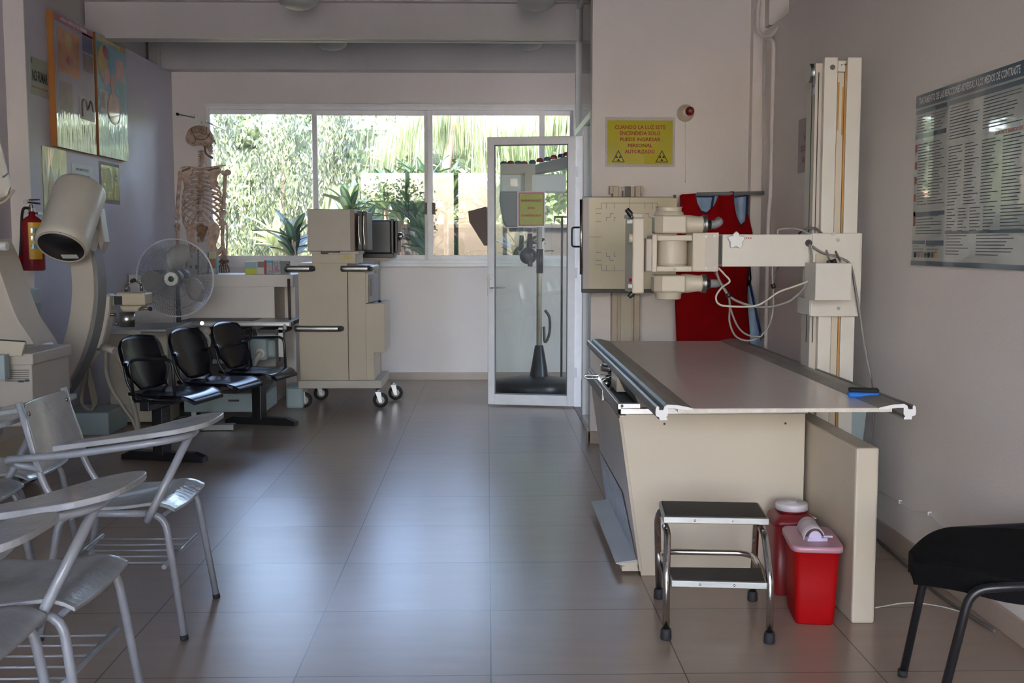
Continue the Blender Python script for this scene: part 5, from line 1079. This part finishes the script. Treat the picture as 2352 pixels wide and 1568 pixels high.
# generator cabinet with top plate
YG = 8.0
zg = W(0, 757, YG).z
part(MB(CREAML).box(W(222, 0, YG).x, W(362, 0, YG).x, YG, YG+.27, .02, zg), 'generator_cabinet', r, .006); m = MB(CREAMG)
for x0 in (237, 320):
    for y in (953, 962): m.pbox(x0, y, x0+28, y+1.5, YG-.004, .004)
part(m, 'vent', r); part(MB(SATIN).box(W(245, 0, YG-.04).x, W(398, 0, YG-.04).x, YG-.45, YG+.22, zg, zg+.035), 'top_plate', r, .002)
part(MB(DARKB).box(W(300, 0, YG-.45).x, W(390, 0, YG-.45).x-.03, YG-.453, YG-.449, zg+.006, zg+.022), 'scale_strip', r)
part(MB(PGREEN).box(-2.95, -2.62, 7.55, 7.95, .0, .16), 'base', r, .01)
# ================================================================== second machine, far left
r = thing('fluoroscopy_machine', 'grey-white C-arm machine at the left edge with a slotted control unit', 'x-ray machine', (-2.75, 6.0, 0))
Y2 = 6.2
band = [(-60, 560), (-38, 610), (-14, 680), (12, 745), (48, 800), (72, 850), (85, 905)]
pts = cat([W(x, y, Y2) for x, y in band], 5); rings = []
for i, p in enumerate(pts):
    a_ = pts[max(0, i-1)]; b_ = pts[min(len(pts)-1, i+1)]; t = (b_-a_).normalized(); nx = t.cross(V((0, 1, 0))).normalized(); rings.append([p-nx*.075, p+nx*.075, p+nx*.085+V((.05, .18, 0)), p-nx*.06+V((.05, .18, 0))])
part(MB(CREAMG).loft(rings, sm=False), 'c_band', r, .006)
q = [(18, 668), (58, 663), (64, 700), (60, 735), (66, 760), (50, 752), (34, 745)]
part(MB(PGREEN).prism([W(x, y, Y2+.2) for x, y in q], (0, .2, 0)), 'side_housing', r, .01); m = MB(OFFW).prism([W(x, y, Y2+.19) for x, y in ((20, 670), (56, 666), (58, 712), (64, 748), (42, 750), (30, 712))], (0, .01, 0)); part(m, 'side_cover', r, .003)
part(MB(BLACK).pbox(23, 683, 29, 689, Y2+.185, .004), 'socket', r); p = W(58, 746, Y2+.185); part(MB(BRASS).cyl(p, p+V((0, -.01, 0)), .008, n=10), 'bolt', r); part(MB(CREAM).cyl(W(66, 774, Y2+.2), W(78, 774, Y2+.2), .026, n=14), 'pivot', r)
q = [(-30, 290), (2, 318), (27, 430), (19, 452), (-30, 470)]
part(MB(OFFW).prism([W(x, y, Y2-.1) for x, y in q], (-.05, .10, 0)), 'lamp_housing', r, .03); part(MB(MID).tube([W(6, 407, Y2-.11), W(18, 398, Y2-.11)], .004, 6), 'grip', r); part(MB(CREAM).tube(cat([W(-20, 470, Y2-.11), W(10, 462, Y2-.11), W(32, 436, Y2-.11)]), .008, 6), 'housing_rim', r)
p = W(-8, 565, Y2-.2); part(MB(WHITE).cyl(p, W(17, 565, Y2-.2), .025, n=14), 'side_knob', r)
YU = 5.6
part(MB(CREAMG).pbox(-40, 825, 72, 980, YU, .5), 'control_unit', r, .006); part(MB(CREAMG).pbox(-40, 812, 75, 838, YU-.02, .52), 'unit_lid', r, .004); m = MB(DARKB)
for i in range(6): m.pbox(12, 849+i*5, 66, 850.6+i*5, YU-.002, .003)
m.mat(INKG).pbox(42, 873, 54, 878, YU-.002, .002).pbox(57, 871, 67, 876, YU-.002, .002); part(m, 'vent', r)
m = MB(CREAML).prism([W(-20, 780, YU-.05), W(58, 785, YU-.05), W(49, 817, YU-.05), W(-20, 820, YU-.05)], (0, .02, 0)); part(m, 'tilted_panel', r, .002); part(MB(DARK).tube([W(-20, 779, YU-.055), W(58, 784, YU-.055)], .004, 6), 'chipped_edge', r)
part(MB(PGREEN).pbox(-30, 815, 9, 872, YU-.12, .06), 'side_box', r, .003); part(MB(CREAMG).prism([W(60, 795, YU+.3), W(98, 855, YU+.3), W(100, 905, YU+.3), W(60, 905, YU+.3)], (0, .35, 0)), 'rear_housing', r, .01)
part(MB(CREAM).pbox(-40, 1100, 170, 1200, YU-.1, .6), 'cabinet_base', r, .01) if False else part(MB(CREAM).box(-3.05, -2.5, YU-.02, YU+.55, .10, .30), 'cabinet_base', r, .01)
for x, y in ((-2.55, YU+.05), (-2.55, YU+.45), (-2.95, YU+.05)): part(MB(RUB).lathe([(.02, -.02), (.06, -.02), (.065, 0), (.06, .02), (.02, .02)], (x, y, .065), (0, 1, 0), 20), 'castor', r)
# ================================================================== metal examination table at the back
YO = 8.62
r = thing('fluoroscopy_table', 'steel-topped examination table with pale green drive units behind the bench', 'table', (-2.1, 8.9, 0))
zt3 = W(0, 740, YO).z
part(MB(SATIN).box(W(385, 0, YO).x, W(654, 0, YO).x, YO, YO+.48, zt3-.035, zt3), 'table_top', r, .003); part(MB(DARKB).box(W(385, 0, YO).x, W(560, 0, YO).x, YO+.08, YO+.4, zt3, zt3+.004), 'mattress_plate', r)
part(MB(STEEL).box(W(390, 0, YO).x, W(652, 0, YO).x, YO-.02, YO, zt3-.03, zt3-.008), 'side_rail', r, .002); p = W(655, 750, YO-.01); part(MB(WHITE).cyl(p+V((-.01, 0, 0)), p+V((.008, 0, 0)), .022, n=14), 'end_cap', r)
part(MB(STEEL).tube([W(655, 745, YO), W(668, 741, YO+.1)], .014, 8).mat(WHITE).ball(W(669, 741, YO+.1), .018), 'side_bar', r); part(MB(DARKB).cyl(W(666, 735, YO+.25), W(663, 640, YO+.25), .012, n=8), 'upright_pole', r)
part(MB(STEEL).cyl(W(464, 742, YO-.03), W(464, 742, YO), .016, n=12), 'clamp', r)
for x0, x1, d in ((640, 650, 0),): part(MB(SATIN).pbox(x0, 752, x1, 820, YO+.05, .08), 'hanging_bracket', r, .002)
part(MB(DARK).pbox(430, 757, 560, 772, YO+.05, .3).pbox(590, 757, 655, 764, YO+.05, .3), 'under_frame', r); part(MB(DARK).pbox(635, 755, 640, 830, YO+.06, .05).tube([W(572, 755, YO+.1), W(580, 785, YO+.1)], .01, 6).tube([W(582, 755, YO+.1), W(590, 780, YO+.1)], .014, 6), 'strut', r)
part(MB(PGREEN).pbox(566, 778, 611, 828, YO+.02, .20), 'drive_unit', r, .012); part(MB(PGREEN).pbox(612, 780, 632, 822, YO+.1, .2), 'motor_cover', r, .02)
p = W(598, 811, YO+.01); part(MB(OFFW).lathe([(.018, 0), (.040, -.003), (.042, -.015), (.034, -.02), (.020, -.018)], p, (0, 1, 0), 22), 'cable_flange', r); part(MB(OFFW).tube(cat([p+V((0, -.02, 0)), W(592, 820, YO-.05), W(583, 835, YO-.05), W(578, 850, YO-.02)]), .020, 10), 'cable_pipe', r)
part(MB(DARKB).pbox(470, 775, 566, 900, YO+.1, .12), 'pedestal', r, .01); part(MB(STEEL).cyl(W(477, 830, YO+.05), W(477, 880, YO+.05), .02, n=10), 'lift_post', r); part(MB(PGREEN).pbox(440, 826, 566, 835, YO+.06, .1), 'cross_shelf', r, .003)
m = MB(CREAMG).ball(W(470, 760, YO+.04), (.05, .04, .05)).tube(cat([W(472, 768, YO), W(480, 780, YO), W(478, 800, YO)]), .015, 8); part(m, 'gear_housing', r)
YB2 = 8.13
part(MB(SATIN).prism([WZ(430, 925, .16)]*1+[V((-2.26, YB2, .20)), V((-1.66, YB2, .20)), V((-1.62, YB2+.5, .30)), V((-2.26, YB2+.5, .30))][0:4] if False else [V((-2.26, YB2, .205)), V((-1.655, YB2, .205)), V((-1.655, YB2+.35, .26)), V((-2.26, YB2+.35, .26))], (0, 0, .004)), 'base_cover', r)
part(MB(PGREEN).box(-2.26, -1.655, YB2, YB2+.45, .07, .205), 'base', r, .008); part(MB(DARK).box(-1.93, -1.85, YB2-.004, YB2, .15, .165), 'base_slot', r); part(MB(WHITE).lathe([(.02, 0), (.02, .07)], (-1.70, YB2+.04, 0), n=12), 'levelling_foot', r); part(MB(WHITE).lathe([(.02, 0), (.02, .07)], (-2.2, YB2+.04, 0), n=12), 'levelling_foot', r)
part(MB(SATIN).box(-2.04, -1.80, 7.72, 7.80, .002, .045), 'foot_pedal', r, .004)
part(MB(PGREEN).box(-1.62, -1.48, 8.75, 9.0, .0, .18), 'rear_foot', r, .02)
# ================================================================== behind the glass door
YP = 9.55
r = thing('pole_stand', 'stand with dark round base, black cone, cream pole and black head behind the glass door', 'stand', W(1240, 892, YP))
bx_, _, _ = W(1240, 0, YP); part(MB(BLACK).lathe([(.0, 0), (.30, 0), (.35, .04), (.36, .09), (.33, .13), (.12, .165), (0, .17)], (bx_-.05, YP, .0), n=36), 'base', r)
za, zb2 = .15, W(0, 795, YP).z; part(MB(BLACK).lathe([(.085, za), (.083, za+.02), (.038, zb2-.01), (.032, zb2)], (bx_, YP, 0), n=24), 'cone', r)
z1 = W(0, 480, YP).z; part(MB(CREAM).cyl((bx_, YP, zb2-.02), (bx_, YP, z1), .024, n=16), 'pole', r); part(MB(BLACK).cyl((bx_+.004, YP, W(0, 628, YP).z), (bx_+.004, YP, W(0, 572, YP).z), .030, n=16), 'collar', r)
p = W(1213, 587, YP-.06); part(MB(BLACK).ball(p, (.075, .06, .075), 16, 10).cyl(p+V((.01, 0, .0)), p+V((.015, 0, .19)), .03, .022).cyl(p+V((.02, -.02, 0)), p+V((.015, -.03, -.09)), .022), 'motor_head', r); part(MB(BLACK).tube(cat([W(1222, 555, YP), W(1235, 558, YP), W(1250, 548, YP)]), .012, 8), 'head_bracket', r)
part(MB(CABB).tube(cat([W(1252, 712, YP-.03), W(1262, 730, YP-.03), W(1262, 765, YP-.03), W(1252, 785, YP-.03), W(1249, 750, YP-.03)]), .012, 8), 'coiled_cable', r)
r = thing('film_viewer_cabinet', 'light grey wall cabinet with red and blue caps on top, behind the glass door', 'cabinet', W(1220, 520, 10.2))
YV = 10.22; part(MB(MID).prism([W(1148, 440, YV), W(1232, 440, YV), W(1232, 520, YV), W(1162, 520, YV), W(1155, 505, YV)], (0, .25, 0)), 'lower_body', r, .01); part(MB(WHITE).pbox(1150, 400, 1300, 440, YV, .26), 'door_front', r, .01); part(MB(CREAMG).pbox(1150, 376, 1230, 400, YV-.03, .3), 'top_shelf', r, .006)
part(MB(MID).prism([W(1230, 378, YV-.03), W(1305, 358, YV-.03), W(1305, 385, YV-.03), W(1230, 398, YV-.03)], (0, .3, 0)), 'sloped_top', r, .004)
part(MB(PINK).pbox(1172, 410, 1189, 428, YV-.002, .003), 'picture', r); part(MB(CREAM).pbox(1206, 395, 1222, 440, YV-.05, .05), 'post', r)
for i, (x, y, mt) in enumerate(((1157, 371, NAVY), (1173, 370, REDP), (1190, 370, NAVY), (1204, 371, REDP), (1223, 368, NAVY), (1240, 364, REDP), (1257, 361, NAVY), (1272, 357, REDP), (1289, 354, NAVY), (1302, 350, REDP))):
    p = W(x, y+4, YV+.05); part(MB(mt).lathe([(.033, -.015), (.033, .005), (.022, .018), (0, .022)], p, n=14), 'cap', r)
for px in (1160, 1290): 
    q = W(px, 445, YV+.25); part(MB(STEEL).box(q.x-.01, q.x+.01, YV+.24, YB, q.z-.02, q.z+.02), 'bracket', r)
r = thing('brown_box', 'brown wedge shape at the window beside the door edge', 'box', W(1100, 565, 10.3))  # brown wedge standing just inside the window glass
part(MB(BROWNP).prism([W(1075, 485, 10.28), W(1117, 474, 10.28), W(1120, 564, 10.28), W(1112, 564, 10.28), W(1078, 510, 10.28)], (0, .2, 0)), 'hood', r, .003); part(MB(BLACK).pbox(1117, 476, 1121, 562, 10.285, .19), 'screen', r)
q = W(1119, 530, 10.4); part(MB(BLACK).box(q.x-.02, q.x+.02, 10.46, 10.57, W(0, 560, 10.4).z, W(0, 480, 10.4).z), 'bracket', r)
r = thing('coat_hook_stand', 'thin dark T-shaped stand behind the door glass', 'stand', W(1292, 880, 9.9)); part(MB(DARKB).cyl(W(1291, 498, 9.9), V((W(1291, 498, 9.9).x, 9.9, .02)), .010, n=8), 'pole', r); part(MB(DARKB).cyl(W(1273, 498, 9.9), W(1318, 498, 9.9), .009, n=8).tube([W(1275, 498, 9.9), W(1272, 514, 9.88)], .005, 6), 'crossbar', r); q = W(1291, 498, 9.9); part(MB(DARKB).lathe([(.07, 0), (.07, .01), (.02, .03)], (q.x, 9.9, 0), n=20), 'base', r)
# ================================================================== outdoors
m = MB(SOIL).box(-25, 25, YB+.18, 60, -.3, -.12); struct(m, 'ground')
m = MB(mat('bounce_paving', (.62, .58, .53), .8, var=.06)).box(-25, 25, -40, YF-.2, -.3, -.12); struct(m, 'ground')  # unseen paving outside the front window, made pale to bounce light inside
m = MB(REFLW).box(-1.9, 6, 12.6, 12.75, -.12, 1.50); m.box(-1.95, 6, 12.57, 12.78, 1.50, 1.54); solo(m, 'reflected_wall_block', 'low dark wall added outside the window as the reflected room wall', 'wall', (2, 12.6, -.12))  # solid wall added to copy the room wall mirrored in the glass
rd = random.Random(11)
def leaf(mb, p, d, L_, w_, bend=.3):     # pointed leaf with two segments
    d = V(d).normalized(); s = d.cross(V((rd.uniform(-1, 1), rd.uniform(-1, 1), rd.uniform(-.3, 1)))).normalized(); p = V(p); q = p+d*L_*.5; e = q+(d+V((0, 0, -bend))).normalized()*L_*.5
    o = len(mb.v); mb.v += [p, q-s*w_, q+s*w_, e]; mb.f += [[o, o+1, o+2], [o+1, o+3, o+2]]; mb.mi += [mb.c]*2; mb.sm += [False]*2
def cypress(x, y, h_, rad, lab):
    t = thing('cypress_tree', lab, 'tree', (x, y, -.12), 'cypress trees beyond the window')
    part(MB(BARK).cyl((x, y, -.12), (x, y, h_*.8), .07, .02, n=8), 'trunk', t)
    m = MB(LCYP)
    cl_ = [(rd.uniform(0, 6.28), rd.uniform(.0, 1)) for _ in range(70)]
    for a, v in cl_:
        z = .1+v*(h_-.2); rr = rad*(.55+.45*math.sin(3.1*min(1, v*.9+.25)))*(1 if v < .85 else (1-v)/.15+.1); m.mat(LCYP if rd.random() < .62 else LLIT)
        cx, cy = x+rr*math.cos(a)*.8, y+rr*math.sin(a)*.8
        for _ in range(85): leaf(m, (cx+rd.gauss(0, .09), cy+rd.gauss(0, .09), z+rd.gauss(0, .22)), (rd.gauss(0, .4), rd.gauss(0, .4), 1), rd.uniform(.05, .12), .014, 0)
    part(m, 'foliage', t, kind='stuff')
for i, (x, y, h_, rad, lb) in enumerate(((-4.3, 15.0, 3.3, .42, 'cypress tree beyond the window, mostly hidden behind the skeleton'), (-3.45, 14.2, 3.2, .40, 'bright cypress tree beyond the window, just right of the skeleton'), (-2.75, 15.0, 3.25, .42, 'shaded cypress tree in the middle of the left pane'), (-2.0, 14.4, 3.15, .36, 'cypress tree at the right side of the left pane'))): cypress(x, y, h_, rad, lb)
# hedge backdrop
def hedge(x0, x1, y, z1, n, lab, mats, nm='hedge'):
    m = MB(LHED); m.box(x0, x1, y+.3, y+.9, -.12, z1-.45)
    t = thing(nm, lab, 'hedge', ((x0+x1)/2, y, -.12)); part(m, 'inner_mass', t)
    m = MB()
    for _ in range(n//24):
        cx, cz = rd.uniform(x0, x1), rd.uniform(0, z1); cy = y+rd.uniform(0, .3); m.mat(rd.choice(mats))
        for _ in range(24): leaf(m, (cx+rd.gauss(0, .13), cy+rd.gauss(0, .12), cz+rd.gauss(0, .13)), (rd.gauss(0, 1), rd.gauss(-.6, .6), rd.gauss(0, 1)), rd.uniform(.08, .2), .03)
    part(m, 'foliage', t, kind='stuff')
hedge(-7.5, -.2, 17.2, 3.55, 14000, 'tall light green hedge far beyond the left panes', [LHED, LLIT, LCYP])
hedge(-.2, 7, 17.0, 3.5, 12000, 'tall bright hedge far beyond the right panes and door', [LLIT, LLIT, LFR, LHED])
hedge(-4.3, -1.75, -11.5, 3.0, 5000, 'garden hedge outside the windows behind the photographer', [LHED, LCYP])
# weeping palm fronds
def weeping(x, y, z, n, spread, lab, grp='weeping palms beyond the window'):
    t = thing('weeping_palm', lab, 'tree', (x, y, -.12), grp); part(MB(mat('pink_bark', (.42, .27, .20), .8)).tube(cat([(x, y, -.12), (x+.1, y, z*.5), (x+.35, y, z)]), .06, 8), 'trunk', t)
    m = MB(LFR)
    for k in range(n):
        a = rd.uniform(0, 6.28); L_ = rd.uniform(.5, 1)*spread; d = V((math.cos(a), math.sin(a)*.5, 0)); m.mat(rd.choice((LFR, LFR, LLIT)))
        for j in range(34):
            u = (j+1)/34; q = V((x+.3, y, z))+d*L_*u+V((0, 0, .55*u-1.0*u*u)); ln_ = rd.uniform(.35, .75)
            leaf(m, q, (d.x*.15+rd.gauss(0, .08), rd.gauss(0, .1), -1), ln_, .010, .1)
    part(m, 'fronds', t, kind='stuff')
weeping(-.75, 14.6, 3.1, 40, 1.5, 'weeping palm with pale trunk behind the second pane'); weeping(1.0, 14.8, 3.15, 60, 1.7, 'pale weeping palm behind the pane left of the door')
weeping(2.6, 15.2, 3.0, 26, 1.3, 'weeping palm seen through the top of the door glass'); weeping(-2.12, 13.3, 1.95, 12, .36, 'small arching grass palm at the right edge of the first pane')
# striped dracaena plants
def dracaena(x, y, z, n, L0, lab, mats=(LDR, LDRY), el=(.35, 1.45)):
    t = thing('dracaena_plant', lab, 'plant', (x, y, -.12), 'broad-leaved plants outside the window'); part(MB(BARK).cyl((x, y, -.12), (x, y, z), .025, n=8), 'stem', t)
    for k in range(n):
        a = rd.uniform(0, 6.28); e = rd.uniform(*el); d = V((math.cos(a)*math.cos(e), math.sin(a)*math.cos(e), math.sin(e))); L_ = L0*rd.uniform(.7, 1.1); s = d.cross(V((0, 0, 1))).normalized(); p0 = V((x, y, z-rd.uniform(0, .25)))
        m = MB(mats[0]); C_ = []
        for j in range(9):
            u = j/8; C_.append((p0+d*L_*u+V((0, 0, -.28*L_*u*u)), .055*math.sin(math.pi*min(1, u*.93+.07))**.7))
        for j in range(8):
            (p, w0), (q, w1) = C_[j], C_[j+1]; dz = V((0, 0, .012))
            m.mat(mats[0]); m.add([p-s*w0+dz, q-s*w1+dz, q-s*w1*.35, p-s*w0*.35], [(0, 1, 2, 3)], True); m.add([p+s*w0*.35, q+s*w1*.35, q+s*w1+dz, p+s*w0+dz], [(0, 1, 2, 3)], True)
            m.mat(mats[1]); m.add([p-s*w0*.35, q-s*w1*.35, q+s*w1*.35, p+s*w0*.35], [(0, 1, 2, 3)], True)
        part(m, 'leaf', t)
dracaena(-.92, 11.9, 1.80, 26, .52, 'striped dracaena in the second pane, left crown'); dracaena(-.45, 12.1, 1.85, 28, .58, 'striped dracaena in the second pane, tall right crown')
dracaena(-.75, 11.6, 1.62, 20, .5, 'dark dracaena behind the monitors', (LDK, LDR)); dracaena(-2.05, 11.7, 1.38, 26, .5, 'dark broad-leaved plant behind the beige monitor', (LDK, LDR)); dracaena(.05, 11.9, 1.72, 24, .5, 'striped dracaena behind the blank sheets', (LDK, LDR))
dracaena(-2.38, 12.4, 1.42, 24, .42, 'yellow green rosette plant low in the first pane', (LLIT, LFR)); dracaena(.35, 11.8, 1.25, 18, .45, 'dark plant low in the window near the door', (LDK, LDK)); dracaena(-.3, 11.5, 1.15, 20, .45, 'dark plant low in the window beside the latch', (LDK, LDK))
dracaena(-1.5, 12.0, 1.72, 26, .5, 'striped dracaena above the beige monitor'); dracaena(-1.12, 12.3, 1.92, 26, .58, 'tallest striped dracaena, centre of the second pane')
dracaena(-.68, 12.2, 1.98, 24, .55, 'striped dracaena just left of the window latch'); dracaena(-1.3, 11.5, 1.42, 26, .5, 'dark dracaena low behind the beige monitor', (LDK, LDR)); dracaena(-.62, 11.4, 1.38, 26, .48, 'dark dracaena low beside the reflected monitor shape', (LDK, LDR))
